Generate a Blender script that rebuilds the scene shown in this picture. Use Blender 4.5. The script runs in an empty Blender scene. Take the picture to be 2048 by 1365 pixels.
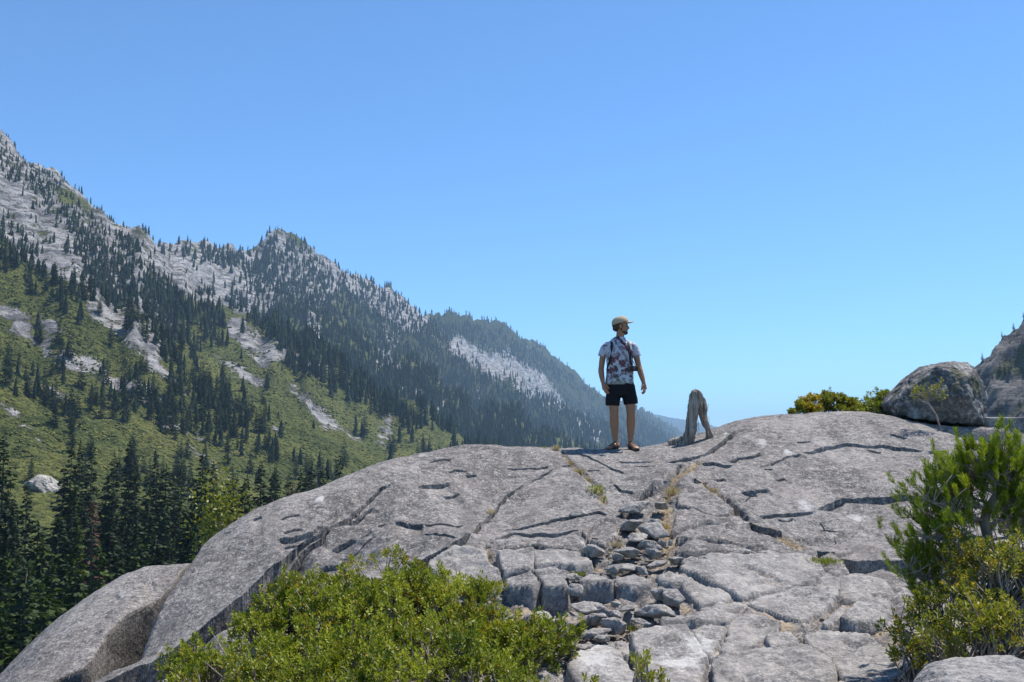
import bpy, math, random
import numpy as np
from mathutils import Vector, Matrix

# ------------------------------------------------------------------ camera, sky, sun, exposure
sc = bpy.context.scene
FPX, PX0, PY0, HOR = 1991.0, 1024.0, 682.5, 900.0      # photograph: 2048 x 1365, 35 mm lens
PITCH = math.atan((HOR - PY0) / FPX)
cam_d = bpy.data.cameras.new("camera"); cam = bpy.data.objects.new("view_camera", cam_d)
sc.collection.objects.link(cam); sc.camera = cam
cam_d.sensor_width = 36; cam_d.lens = 35; cam_d.clip_start = 0.1; cam_d.clip_end = 60000
cam.location = (0, 0, 0); cam.rotation_euler = (math.pi / 2 + PITCH, 0, 0)

SUN_EL, SUN_AZ = math.radians(63), math.radians(55)     # azimuth measured from +Y towards +X
world = bpy.data.worlds.new("World"); sc.world = world; world.use_nodes = True
wn = world.node_tree.nodes; wl = world.node_tree.links
bg = wn["Background"]; sky = wn.new("ShaderNodeTexSky"); sky.sky_type = 'NISHITA'
sky.sun_disc = False; sky.sun_elevation = SUN_EL; sky.sun_rotation = SUN_AZ
sky.altitude = 2200; sky.air_density = 1.0; sky.dust_density = 0.0; sky.ozone_density = 10.0
tint = wn.new("ShaderNodeMix"); tint.data_type = 'RGBA'; tint.blend_type = 'MULTIPLY'; tint.inputs[0].default_value = 1.0; tint.inputs[7].default_value = (0.85, 1.0, 0.98, 1)
wl.new(sky.outputs[0], tint.inputs[6]); wl.new(tint.outputs[2], bg.inputs[0]); bg.inputs[1].default_value = 0.14

sun_d = bpy.data.lights.new("sun", 'SUN'); sun = bpy.data.objects.new("sun", sun_d)
sc.collection.objects.link(sun)
sun_d.energy = 4.8; sun_d.angle = math.radians(0.55); sun_d.color = (1.0, 0.935, 0.85)
sd = Vector((math.sin(SUN_AZ) * math.cos(SUN_EL), math.cos(SUN_AZ) * math.cos(SUN_EL), math.sin(SUN_EL)))
sun.rotation_euler = sd.to_track_quat('Z', 'Y').to_euler()

vs = sc.view_settings
vs.view_transform = 'Standard'; vs.look = 'None'; vs.exposure = 0.58; vs.gamma = 1; vs.use_curve_mapping = False
sc.render.film_transparent = False
cy = sc.cycles
cy.max_bounces = 6; cy.diffuse_bounces = 3; cy.glossy_bounces = 2; cy.transmission_bounces = 3
cy.volume_bounces = 1; cy.transparent_max_bounces = 8; cy.use_denoising = True
cy.caustics_reflective = False; cy.caustics_refractive = False
try: cy.denoiser = 'OPENIMAGEDENOISE'
except Exception: pass

# ------------------------------------------------------------------ helpers
rng = np.random.default_rng(11); random.seed(11)
CP, SP = math.cos(PITCH), math.sin(PITCH)

def proj(P):
    P = np.asarray(P, float); x, y, z = P[..., 0], P[..., 1], P[..., 2]
    f = y * CP + z * SP; u = -y * SP + z * CP
    f = np.where(f < 1e-3, 1e-3, f)
    return PX0 + FPX * x / f, PY0 - FPX * u / f

def ray(px, py):
    px = np.asarray(px, float); py = np.asarray(py, float)
    a = (px - PX0) / FPX; b = (PY0 - py) / FPX
    d = np.stack([a, CP - b * SP, SP + b * CP], -1)
    return d / d[..., 1:2]                               # scaled so that y = 1

def at(px, py, Y):
    return ray(px, py) * np.asarray(Y, float)[..., None]

_g = np.random.default_rng(5)
_ang = _g.uniform(0, 2 * np.pi, (256, 256)); _GX, _GY = np.cos(_ang), np.sin(_ang)
_T3 = _g.uniform(-1, 1, (32, 32, 32))

def pn2(x, y, seed=0):
    x = np.asarray(x, float) + seed * 17.31; y = np.asarray(y, float) + seed * 9.77
    xi = np.floor(x).astype(int); yi = np.floor(y).astype(int); fx = x - xi; fy = y - yi
    u = fx * fx * fx * (fx * (fx * 6 - 15) + 10); v = fy * fy * fy * (fy * (fy * 6 - 15) + 10)
    def gd(i, j, a, b):
        i = i & 255; j = j & 255; return _GX[i, j] * a + _GY[i, j] * b
    n00 = gd(xi, yi, fx, fy); n10 = gd(xi + 1, yi, fx - 1, fy)
    n01 = gd(xi, yi + 1, fx, fy - 1); n11 = gd(xi + 1, yi + 1, fx - 1, fy - 1)
    a = n00 + u * (n10 - n00); b = n01 + u * (n11 - n01)
    return (a + v * (b - a)) * 1.5

def fbm2(x, y, oct=4, seed=0, gain=0.5):
    s = 0; a = 1.0; f = 1.0
    for k in range(oct):
        s = s + a * pn2(x * f, y * f, seed + k * 3); a *= gain; f *= 2.03
    return s

def rid2(x, y, oct=4, seed=0):
    s = 0; a = 1.0; f = 1.0
    for k in range(oct):
        s = s + a * (1 - 2 * np.abs(pn2(x * f, y * f, seed + k * 5))); a *= 0.5; f *= 2.07
    return s

def vn3(p, seed=0):
    p = np.asarray(p, float) + seed * 3.37
    i = np.floor(p).astype(int); f = p - i; w = f * f * (3 - 2 * f)
    r = 0
    for dx in (0, 1):
        for dy in (0, 1):
            for dz in (0, 1):
                t = _T3[(i[..., 0] + dx) & 31, (i[..., 1] + dy) & 31, (i[..., 2] + dz) & 31]
                r = r + t * np.where(dx, w[..., 0], 1 - w[..., 0]) * np.where(dy, w[..., 1], 1 - w[..., 1]) * np.where(dz, w[..., 2], 1 - w[..., 2])
    return r

def fb3(p, oct=3, seed=0):
    s = 0; a = 1.0; p = np.asarray(p, float)
    for k in range(oct):
        s = s + a * vn3(p, seed + k); a *= 0.5; p = p * 2.03
    return s

def sstep(a, b, x):
    t = np.clip((x - a) / (b - a), 0, 1); return t * t * (3 - 2 * t)

COL = sc.collection

def np_mesh(name, V, F, mat=None, smooth=True, attrs=None, mats=None):
    """V (n,3); F (m,3|4) array, or list of such arrays"""
    me = bpy.data.meshes.new(name)
    Fs = F if isinstance(F, list) else [F]
    Fs = [np.asarray(f, np.int32) for f in Fs if len(f)]
    V = np.asarray(V, np.float32)
    me.vertices.add(len(V)); me.vertices.foreach_set("co", V.ravel())
    nl = sum(f.size for f in Fs); nf = sum(len(f) for f in Fs)
    me.loops.add(nl); me.loops.foreach_set("vertex_index", np.concatenate([f.ravel() for f in Fs]))
    me.polygons.add(nf)
    tot = np.concatenate([np.full(len(f), f.shape[1], np.int32) for f in Fs])
    st = np.concatenate([[0], np.cumsum(tot)[:-1]]).astype(np.int32)
    me.polygons.foreach_set("loop_start", st); me.polygons.foreach_set("loop_total", tot)
    me.polygons.foreach_set("use_smooth", np.full(nf, bool(smooth)))
    me.update(calc_edges=True)
    for k, a in (attrs or {}).items():
        t = me.attributes.new(k, 'FLOAT', 'POINT'); t.data.foreach_set("value", np.asarray(a, np.float32))
    for m in ([mat] if mat is not None else (mats or [])): me.materials.append(m)
    return me

def link(name, data, parent=None, loc=None, rotz=0.0, scale=None, label=None, cat=None, group=None, kind=None):
    o = bpy.data.objects.new(name, data); COL.objects.link(o)
    if parent is not None: o.parent = parent
    if loc is not None: o.location = [float(c) for c in loc]
    if rotz: o.rotation_euler = (0, 0, rotz)
    if scale is not None: o.scale = [float(c) for c in (scale if hasattr(scale, '__len__') else (scale,) * 3)]
    if label: o["label"] = label
    if cat: o["category"] = cat
    if group: o["group"] = group
    if kind: o["kind"] = kind
    return o

def copy_tree(o, loc, rotz=0.0, scale=None, label=None, group=None):
    r = o.copy(); COL.objects.link(r); r.location = [float(c) for c in loc]; r.rotation_euler = (0, 0, rotz)
    if scale is not None: r.scale = [float(c) for c in (scale if hasattr(scale, '__len__') else (scale,) * 3)]
    if label: r["label"] = label
    if group: r["group"] = group
    for ch in list(o.children):
        c = ch.copy(); COL.objects.link(c); c.parent = r
    return r

ORD = ["first", "second", "third", "fourth", "fifth", "sixth", "seventh", "eighth", "ninth", "tenth", "eleventh", "twelfth", "thirteenth",
       "fourteenth", "fifteenth", "sixteenth", "seventeenth", "eighteenth", "nineteenth", "twentieth"]
_tens = {20: "twenty", 30: "thirty", 40: "forty", 50: "fifty", 60: "sixty", 70: "seventy", 80: "eighty", 90: "ninety"}
def ordinal(n):
    if n <= 20: return ORD[n - 1]
    t = n // 10 * 10
    return (_tens[t][:-1] + "ieth") if n == t else _tens[t] + "-" + ORD[n - t - 1]

def tubes(paths, n=5, closed_ends=True):
    """paths: list of (pts (k,3), radii (k,)) -> V, F"""
    Vs, Fs, off = [], [], 0
    ang = np.arange(n) * 2 * np.pi / n
    for pts, rad in paths:
        pts = np.asarray(pts, float); rad = np.asarray(rad, float)
        if rad.ndim == 0: rad = np.full(len(pts), float(rad))
        T = np.gradient(pts, axis=0); T /= np.linalg.norm(T, axis=1)[:, None] + 1e-9
        ref = np.array([0, 0, 1.0]) if abs(T[:, 2]).mean() < 0.8 else np.array([0, 1.0, 0])
        A = np.cross(T, ref); A /= np.linalg.norm(A, axis=1)[:, None] + 1e-9
        B = np.cross(T, A)
        ra = rad if rad.ndim == 1 else rad[:, 0]; rb = rad if rad.ndim == 1 else rad[:, 1]
        R = pts[:, None, :] + np.cos(ang)[None, :, None] * A[:, None, :] * ra[:, None, None] + np.sin(ang)[None, :, None] * B[:, None, :] * rb[:, None, None]
        k = len(pts); Vs.append(R.reshape(-1, 3))
        i = np.arange(k - 1)[:, None] * n; j = np.arange(n)[None, :]; j2 = (j + 1) % n
        F = np.stack([i + j, i + j2, i + n + j2, i + n + j], -1).reshape(-1, 4) + off
        Fs.append(F)
        if closed_ends:
            Vs.append(pts[[0, -1]]); c0 = off + k * n; jj = np.arange(n)
            f0 = np.stack([np.full(n, c0), (jj + 1) % n + off, jj + off, np.full(n, c0)], -1)
            l = off + (k - 1) * n
            f1 = np.stack([np.full(n, c0 + 1), jj + l, (jj + 1) % n + l, np.full(n, c0 + 1)], -1)
            Fs.append(('t', f0[:, :3])); Fs.append(('t', f1[:, :3]))
            off += k * n + 2
        else: off += k * n
    V = np.concatenate(Vs)
    Q = [f for f in Fs if not isinstance(f, tuple)]; Tt = [f[1] for f in Fs if isinstance(f, tuple)]
    out = [np.concatenate(Q)]
    if Tt: out.append(np.concatenate(Tt))
    return V, out

def leaves(P, D, Nn, L, W, fold=0.15):
    """rhombic leaves: base P, axis D, side normal Nn -> V (4n), F(2n tri)"""
    D = D / (np.linalg.norm(D, axis=1)[:, None] + 1e-9)
    S = np.cross(D, Nn); S /= np.linalg.norm(S, axis=1)[:, None] + 1e-9
    U = np.cross(S, D)
    L = np.asarray(L)[:, None]; W = np.asarray(W)[:, None]
    m = P + D * L * 0.55
    V = np.stack([P, m + S * W * 0.5 + U * W * fold, P + D * L, m - S * W * 0.5 + U * W * fold], 1).reshape(-1, 3)
    b = np.arange(len(P))[:, None] * 4
    F = np.concatenate([b + np.array([[0, 1, 2]]), b + np.array([[0, 2, 3]])])
    return V, F

# ------------------------------------------------------------------ materials
class NT:
    def __init__(s, name):
        s.m = bpy.data.materials.new(name); s.m.use_nodes = True
        s.t = s.m.node_tree; s.n = s.t.nodes; s.l = s.t.links
        s.b = s.n["Principled BSDF"]; s.out = s.n["Material Output"]; s.co = None
    def new(s, ty, **kw):
        n = s.n.new(ty)
        for k, v in kw.items():
            if k.startswith('i_'):
                n.inputs[k[2:].replace('_', ' ')].default_value = v
            else: setattr(n, k, v)
        return n
    def coord(s, which='Object'):
        if s.co is None: s.co = s.new("ShaderNodeTexCoord")
        return s.co.outputs[which]
    def scaled(s, sx, sy, sz, rot=(0, 0, 0), src=None):
        mp = s.new("ShaderNodeMapping"); mp.inputs['Scale'].default_value = (sx, sy, sz); mp.inputs['Rotation'].default_value = rot
        s.l.new(src or s.coord(), mp.inputs[0]); return mp.outputs[0]
    def noise(s, scale, detail=4, rough=0.55, vec=None, dist=0.0):
        n = s.new("ShaderNodeTexNoise"); n.inputs['Scale'].default_value = scale; n.inputs['Detail'].default_value = detail
        n.inputs['Roughness'].default_value = rough; n.inputs['Distortion'].default_value = dist
        s.l.new(vec if vec is not None else s.coord(), n.inputs['Vector']); return n.outputs[0]
    def voro(s, scale, feature='F1', vec=None, out=0):
        n = s.new("ShaderNodeTexVoronoi"); n.feature = feature; n.inputs['Scale'].default_value = scale
        s.l.new(vec if vec is not None else s.coord(), n.inputs['Vector']); return n.outputs[out]
    def ramp(s, fac, stops, interp='LINEAR'):
        r = s.new("ShaderNodeValToRGB"); r.color_ramp.interpolation = interp; e = r.color_ramp.elements
        while len(e) < len(stops): e.new(0.5)
        for k, (p, c) in enumerate(stops):
            e[k].position = p; e[k].color = (c, c, c, 1) if not hasattr(c, '__len__') else (*c, 1)
        s.l.new(fac, r.inputs[0]); return r.outputs[0]
    def mix(s, fac, a, b, mode='MIX'):
        m = s.new("ShaderNodeMix"); m.data_type = 'RGBA'; m.blend_type = mode
        for sock, v in ((m.inputs[0], fac), (m.inputs[6], a), (m.inputs[7], b)):
            if isinstance(v, (int, float)): sock.default_value = v
            elif isinstance(v, tuple): sock.default_value = (*v, 1) if len(v) == 3 else v
            else: s.l.new(v, sock)
        return m.outputs[2]
    def math(s, op, a, b=None, c=None, clamp=False):
        m = s.new("ShaderNodeMath"); m.operation = op; m.use_clamp = clamp
        for k, v in enumerate((a, b, c)):
            if v is None: continue
            if isinstance(v, (int, float)): m.inputs[k].default_value = v
            else: s.l.new(v, m.inputs[k])
        return m.outputs[0]
    def attr(s, name):
        a = s.new("ShaderNodeAttribute"); a.attribute_name = name; return a.outputs['Fac']
    def objrand(s):
        return s.new("ShaderNodeObjectInfo").outputs['Random']
    def bump(s, h, dist, strength=1.0, prev=None):
        b = s.new("ShaderNodeBump"); b.inputs['Distance'].default_value = dist; b.inputs['Strength'].default_value = strength
        s.l.new(h, b.inputs['Height'])
        if prev is not None: s.l.new(prev, b.inputs['Normal'])
        return b.outputs[0]
    def done(s, col, rough=0.9, normal=None, spec=0.2):
        if isinstance(col, tuple): s.b.inputs['Base Color'].default_value = (*col, 1)
        else: s.l.new(col, s.b.inputs['Base Color'])
        s.b.inputs['Roughness'].default_value = rough
        s.b.inputs['Specular IOR Level'].default_value = spec
        if normal is not None: s.l.new(normal, s.b.inputs['Normal'])
        return s.m

def granite(name, dark=(0.094, 0.087, 0.083), mid=(0.205, 0.191, 0.180), light=(0.39, 0.362, 0.338), soil=False, moss=0.0, pale=0.0, cs=1.0, blotch=0.0):
    n = NT(name)
    if cs != 1.0: _v = n.scaled(cs, cs, cs); n.coord = lambda which='Object': _v
    big = n.noise(0.7, 6, 0.65, dist=0.6)
    med = n.noise(5.5, 6, 0.68)
    grit = n.noise(16, 5, 0.72)
    fine = n.noise(42, 4, 0.75)
    base = n.mix(n.ramp(big, [(0.38, 0.0), (0.60, 1.0)]), dark, mid)
    zone = n.noise(0.38, 5, 0.6, dist=1.2)
    base = n.mix(n.ramp(zone, [(0.40, 0.75), (0.52, 0.0)]), base, tuple(p * 0.85 for p in dark))
    base = n.mix(n.ramp(zone, [(0.54, 0.0), (0.68, 0.55)]), base, light)
    base = n.mix(n.ramp(med, [(0.46, 0.0), (0.66, 0.8)]), base, tuple(0.55 * p + 0.45 * q for p, q in zip(mid, light)))
    base = n.mix(n.ramp(n.noise(9, 6, 0.75), [(0.36, 0.7), (0.47, 0.0)]), base, (0.055, 0.053, 0.056))
    base = n.mix(n.ramp(grit, [(0.53, 0.0), (0.64, 0.75)]), base, light)
    base = n.mix(n.ramp(grit, [(0.36, 0.75), (0.46, 0.0)]), base, (0.05, 0.048, 0.05))
    base = n.mix(n.ramp(fine, [(0.55, 0.0), (0.64, 0.9)]), base, (0.42, 0.395, 0.375))
    base = n.mix(n.ramp(fine, [(0.36, 0.9), (0.45, 0.0)]), base, (0.05, 0.05, 0.055))
    base = n.mix(n.ramp(n.noise(1.3, 4, 0.6), [(0.50, 0.0), (0.68, 0.30)]), base, (0.27, 0.235, 0.215))
    stk = n.noise(2.6, 6, 0.7, n.scaled(1.6, 0.35, 0.35, (0, 0, 0.5)))
    base = n.mix(n.ramp(stk, [(0.50, 0.0), (0.66, 0.5)]), base, (0.075, 0.074, 0.074))
    lic = n.noise(2.3, 8, 0.75)
    base = n.mix(n.ramp(lic, [(0.60, 0.0), (0.68, 0.5)]), base, (0.42, 0.41, 0.39))
    if pale: base = n.mix(n.ramp(n.noise(3.1, 7, 0.72), [(0.40, 0.0), (0.60, pale)]), base, (0.45, 0.42, 0.385))
    if blotch: base = n.mix(n.ramp(n.noise(7, 6, 0.7), [(0.47, 0.0), (0.56, blotch)]), base, (0.045, 0.045, 0.047))
    if moss:
        base = n.mix(n.ramp(n.noise(6, 5, 0.6), [(0.52, 0.0), (0.64, moss)]), base, (0.10, 0.11, 0.035))
    if soil:
        dirt = n.mix(n.noise(26, 5, 0.7), (0.17, 0.12, 0.08), (0.50, 0.41, 0.31))
        sa = n.math('ADD', n.attr('soil'), n.math('MULTIPLY', n.math('SUBTRACT', n.noise(11, 6, 0.7), 0.5), 1.7))
        base = n.mix(n.ramp(sa, [(0.45, 0.0), (0.70, 0.9)]), base, dirt)
        wh = n.math('ADD', n.attr('white'), n.math('MULTIPLY', n.math('SUBTRACT', n.noise(7, 8, 0.78), 0.5), 2.6))
        base = n.mix(n.ramp(wh, [(0.62, 0.0), (0.95, 0.7)]), base, (0.50, 0.49, 0.475))
    h = n.math('ADD', n.math('MULTIPLY', med, 0.7), n.math('ADD', n.math('MULTIPLY', grit, 0.4), n.math('MULTIPLY', fine, 0.12)))
    nm = n.bump(h, 0.05, 0.85)
    return n.done(base, 0.9, nm, 0.2)

def foliage(name, c0, c1, c2=None, trans=0.35, rough=0.45, spec=0.3, objvar=0.25):
    """per-leaf attribute 'tint' 0..1 mixes c0 -> c1, above 0.93 goes to c2"""
    n = NT(name)
    t = n.attr('tint')
    col = n.mix(n.ramp(t, [(0.0, 0.0), (0.9, 1.0)]), c0, c1)
    if c2 is not None: col = n.mix(n.ramp(t, [(0.90, 0.0), (0.93, 1.0)]), col, c2)
    if objvar:
        hv = n.new("ShaderNodeHueSaturation"); n.l.new(col, hv.inputs['Color'])
        n.l.new(n.math('MULTIPLY_ADD', n.objrand(), objvar * 2, 1 - objvar), hv.inputs['Value'])
        col = hv.outputs[0]
    n.done(col, rough, None, spec)
    tr = n.new("ShaderNodeBsdfTranslucent")
    b2 = n.mix(1.0, col, (1.0, 1.0, 0.45), 'MULTIPLY'); br = n.new("ShaderNodeBrightContrast")
    n.l.new(b2, tr.inputs[0])
    ms = n.new("ShaderNodeMixShader"); ms.inputs[0].default_value = trans
    n.l.new(n.b.outputs[0], ms.inputs[1]); n.l.new(tr.outputs[0], ms.inputs[2]); n.l.new(ms.outputs[0], n.out.inputs[0])
    return n.m

def bark(name, a, b, scale=12, stretch=0.12, dist=0.02):
    n = NT(name); v = n.scaled(1, 1, stretch)
    f = n.noise(scale, 6, 0.65, v)
    return n.done(n.mix(n.ramp(f, [(0.35, 0.0), (0.65, 1.0)]), a, b), 0.9, n.bump(f, dist, 0.8), 0.15)

M_ROCK = granite("granite_dome", soil=True)
M_SLAB = granite("granite_slab", dark=(0.105, 0.101, 0.097), mid=(0.215, 0.205, 0.195), light=(0.39, 0.37, 0.35), soil=True, pale=0.40)
M_STONE = granite("granite_stone", dark=(0.18, 0.168, 0.157), mid=(0.30, 0.28, 0.262), light=(0.46, 0.43, 0.40), pale=0.6, cs=0.14)
M_BOULD = granite("granite_boulder", dark=(0.085, 0.085, 0.086), mid=(0.20, 0.197, 0.194), light=(0.48, 0.465, 0.445), moss=0.45, cs=0.5, blotch=0.75)
M_CORNER = granite("granite_corner_boulder", dark=(0.12, 0.118, 0.12), mid=(0.24, 0.235, 0.235), light=(0.42, 0.41, 0.40), pale=0.6, cs=0.8)
M_WHITE = granite("pale_stone", dark=(0.36, 0.33, 0.29), mid=(0.46, 0.43, 0.38), light=(0.58, 0.55, 0.5), cs=0.14)
M_SHRUB = foliage("shrub_leaf", (0.075, 0.118, 0.010), (0.37, 0.40, 0.045), (0.42, 0.26, 0.03), trans=0.38, objvar=0.08)
M_SHRUBY = foliage("shrub_leaf_yellow", (0.12, 0.145, 0.018), (0.30, 0.30, 0.045), (0.50, 0.33, 0.03), trans=0.38, objvar=0.08)
M_NEEDLE = foliage("young_needle", (0.065, 0.115, 0.010), (0.26, 0.34, 0.028), (0.42, 0.42, 0.05), trans=0.48, objvar=0.0)
M_FIR = foliage("fir_needle", (0.010, 0.022, 0.010), (0.042, 0.066, 0.020), (0.085, 0.105, 0.030), trans=0.20, rough=0.6, spec=0.15, objvar=0.35)
M_FIRG = foliage("green_conifer_needle", (0.020, 0.040, 0.009), (0.075, 0.110, 0.022), (0.16, 0.18, 0.04), trans=0.25, rough=0.6, spec=0.15, objvar=0.2)
M_FIRR = foliage("dead_conifer_needle", (0.06, 0.035, 0.025), (0.13, 0.07, 0.05), (0.2, 0.1, 0.06), trans=0.2, rough=0.7, spec=0.1, objvar=0.2)
M_DRY = foliage("dry_grass", (0.36, 0.28, 0.18), (0.60, 0.50, 0.35), (0.26, 0.14, 0.075), trans=0.3, rough=0.7, objvar=0.1)
M_GRN = foliage("green_grass", (0.12, 0.16, 0.02), (0.28, 0.30, 0.05), (0.50, 0.44, 0.10), trans=0.35, rough=0.6, objvar=0.1)
M_BARK = bark("fir_bark", (0.05, 0.04, 0.033), (0.14, 0.115, 0.095))
M_TWIG = bark("grey_twig", (0.16, 0.13, 0.11), (0.42, 0.37, 0.33), 30)
M_PINEB = bark("young_bark", (0.08, 0.06, 0.05), (0.27, 0.225, 0.19), 25)
# ------------------------------------------------------------------ valley, mountain slopes
VAZ = math.atan((1440 - PX0) / FPX)                    # the valley runs off in this direction
AU = np.array([math.sin(VAZ), math.cos(VAZ)]); AV = np.array([-math.cos(VAZ), math.sin(VAZ)])
def uv_xy(u, v): return u * AU[0] + v * AV[0], u * AU[1] + v * AV[1]

SILX = np.array([-900, -500, -200, 0, 30, 70, 110, 130, 180, 230, 270, 300, 350, 410, 450, 480, 520, 550, 572, 590, 640, 700, 735, 760, 800, 840, 870, 920, 960, 1000, 1040, 1080, 1130, 1200, 1300, 1350, 1400.])
SILY = np.array([-150, 20, 160, 272, 318, 338, 352, 386, 428, 468, 480, 502, 504, 496, 506, 516, 495, 478, 483, 480, 524, 566, 568, 582, 602, 634, 646, 650, 656, 660, 690, 706, 742, 794, 836, 866, 900.])
NU, NS = 840, 400
ug = np.exp(np.linspace(math.log(22), math.log(9500), NU)); sg = np.linspace(-0.55, 1.25, NS)
def Lof(u): return 1000 - 700 * sstep(3200, 8000, u) - 0 * u
Z0 = -42.0
def ridge_h(u):
    x, y = uv_xy(u, Lof(u)); px = PX0 + FPX * x / (y * CP + 0.2 * y * SP)
    for _ in range(3):
        py = np.interp(px, SILX, SILY); z = ray(px, py)[..., 2] * y
        px = PX0 + FPX * x / (y * CP + z * SP)
    return z
RH = ridge_h(ug)
def gprof(s): return np.clip((s - 0.17) / 0.83, 0, None) ** 1.2

U, S = np.meshgrid(ug, sg, indexing='ij'); Lu = Lof(U); Vv = S * Lu
TX, TY = uv_xy(U, Vv)
H = np.interp(U, ug, RH)
g = gprof(S); gi = np.clip(g, 0, 1)
TZ = Z0 + (H - Z0) * np.where(S <= 1, g, 1 - 1.1 * (S - 1))
warp = fbm2(TX / 420, TY / 420, 3, 3) * 0.30
ph = 2 * np.pi * (np.log(U) - 7.0 + 0.25 * (gi - 0.4) + 0.09 * warp) / 0.53
hump = 4 * gi * (1 - gi)
TZ = TZ - np.clip(0.055 * U, 0, 170) * (0.5 - 0.5 * np.cos(ph)) * hump
edge = np.clip(1.15 - gi, 0.18, 1) * sstep(0.02, 0.25, gi)
sc_u = np.clip(U / 1500, 0.35, 2.2)
TZ = TZ + edge * (sc_u * 34 * fbm2(TX / 170 / sc_u, TY / 170 / sc_u, 4, 11) + sc_u * 20 * (rid2(TX / 95 / sc_u, TY / 95 / sc_u, 4, 23) - 0.5))
TZ = TZ + sc_u * 8.5 * rid2(TX / 34 / sc_u, TY / 34 / sc_u, 3, 31) * sstep(0.05, 0.4, gi) * np.clip(0.4 + edge, 0, 1)
TZ = TZ + sc_u * 9 * rid2(TX / 60 / sc_u, TY / 60 / sc_u, 3, 51) * sstep(0.8, 1.0, S) * (1 - sstep(1.0, 1.1, S))
# the near end: from under the rock dome down to the forest floor
R0 = np.sqrt(TX ** 2 + TY ** 2)
near = sstep(16, 75, R0)
TZ = np.where(S < 0.6, TZ * near + (-4.5) * (1 - near), TZ)
TZ = TZ + 3.0 * fbm2(TX / 40, TY / 40, 3, 8) * near
lu0, dlu = math.log(22), (math.log(9500) - math.log(22)) / (NU - 1); ds = sg[1] - sg[0]
def ter_us(x, y):
    u = x * AU[0] + y * AU[1]; v = x * AV[0] + y * AV[1]
    u = np.clip(u, 22, 9500); return u, v / Lof(u)
def bil(G, u, s):
    a = np.clip((np.log(u) - lu0) / dlu, 0, NU - 1.001); b = np.clip((s - sg[0]) / ds, 0, NS - 1.001)
    i = a.astype(int); j = b.astype(int); fa = a - i; fb = b - j
    return (G[i, j] * (1 - fa) + G[i + 1, j] * fa) * (1 - fb) + (G[i, j + 1] * (1 - fa) + G[i + 1, j + 1] * fa) * fb
def ter_z(x, y):
    u, s = ter_us(np.asarray(x, float), np.asarray(y, float)); return bil(TZ, u, s)
def ter_hit(px, py, d0=60, d1=9000, n=420):
    """first point of the slope met by the rays; returns x,y,z,ok"""
    r = ray(px, py); ys = np.exp(np.linspace(math.log(d0), math.log(d1), n))
    X = r[:, 0:1] * ys; Y = np.broadcast_to(ys, X.shape); Z = r[:, 2:3] * ys
    dz = Z - ter_z(X, Y); bl = dz < 0; ok = bl.any(1); k = np.maximum(bl.argmax(1), 1); i = np.arange(len(k))
    a, b = dz[i, k - 1], dz[i, k]; t = np.clip(a / (a - b + 1e-9), 0, 1)
    yy = ys[k - 1] * (1 - t) + ys[k] * t
    return r[:, 0] * yy, yy, r[:, 2] * yy, ok

# what grows or lies bare where (granite 1, brush 0): streaks read off the photograph, laid on the slope itself
TP = np.stack([TX, TY, TZ], -1); tpx, tpy = proj(TP)
def inpoly(px, py, poly):
    poly = np.asarray(poly, float); ins = np.zeros(np.shape(px), bool); j = len(poly) - 1
    for i in range(len(poly)):
        xi, yi = poly[i]; xj, yj = poly[j]
        c = ((yi > py) != (yj > py)) & (px < (xj - xi) * (py - yi) / (yj - yi + 1e-12) + xi)
        ins ^= c; j = i
    return ins
def blob(px, py, x0, y0, x1, y1, w):
    """soft stroke from (x0,y0) to (x1,y1) of half-width w"""
    dx, dy = x1 - x0, y1 - y0; t = np.clip(((px - x0) * dx + (py - y0) * dy) / (dx * dx + dy * dy + 1e-9), 0, 1)
    d = np.hypot(px - x0 - t * dx, py - y0 - t * dy); return 1 - sstep(0.45 * w, 1.3 * w, d)
ROCKS = [(0, 330, 60, 400, 60), (0, 410, 130, 470, 60), (80, 480, 240, 560, 60), (90, 510, 130, 540, 30), (200, 470, 330, 560, 40), (330, 530, 480, 585, 48), (420, 520, 520, 560, 40),
         (240, 560, 360, 620, 28), (500, 500, 640, 560, 55), (0, 620, 110, 660, 22), (90, 700, 200, 745, 20), (225, 765, 310, 800, 17), (250, 570, 330, 650, 20), (190, 610, 300, 690, 25),
         (470, 655, 530, 710, 26), (560, 700, 640, 740, 20), (580, 770, 640, 830, 13), (640, 830, 740, 925, 19), (540, 620, 570, 690, 16), (620, 640, 640, 690, 16),
         (915, 690, 1000, 745, 20), (1000, 720, 1080, 770, 24), (1080, 770, 1120, 810, 14), (760, 720, 850, 800, 16), (700, 560, 830, 640, 30), (0, 800, 95, 900, 10), (330, 840, 430, 890, 12),
         (545, 860, 600, 930, 12), (1160, 850, 1190, 870, 16), (690, 860, 740, 920, 12), (1040, 770, 1090, 800, 15), (860, 780, 900, 830, 12), (440, 720, 520, 770, 10), (30, 660, 170, 730, 12),
         (300, 720, 380, 790, 9), (380, 900, 450, 940, 9), (60, 940, 110, 980, 16), (250, 640, 300, 670, 14)]
stroke = np.zeros_like(TZ)
for (a, b, c, d, w) in ROCKS: stroke = np.maximum(stroke, blob(tpx, tpy, a, b, c, d, w))
fall = fbm2(TX / 60 / sc_u, TY / 60 / sc_u, 4, 61) ; diag = fbm2((U + 0.55 * Vv) / 45 / sc_u, (U - 1.6 * Vv) / 190 / sc_u, 4, 71)
rockm = 0.58 * stroke + 0.16 * sstep(0.30, 0.75, gi) + 0.20 * fall + 0.34 * diag + 0.08 * sstep(120, 260, TZ)
farf = sstep(1900, 2600, U)
rockm = np.maximum(rockm, .46 * sstep(.84, .95, S) * (1 - farf))
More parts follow.
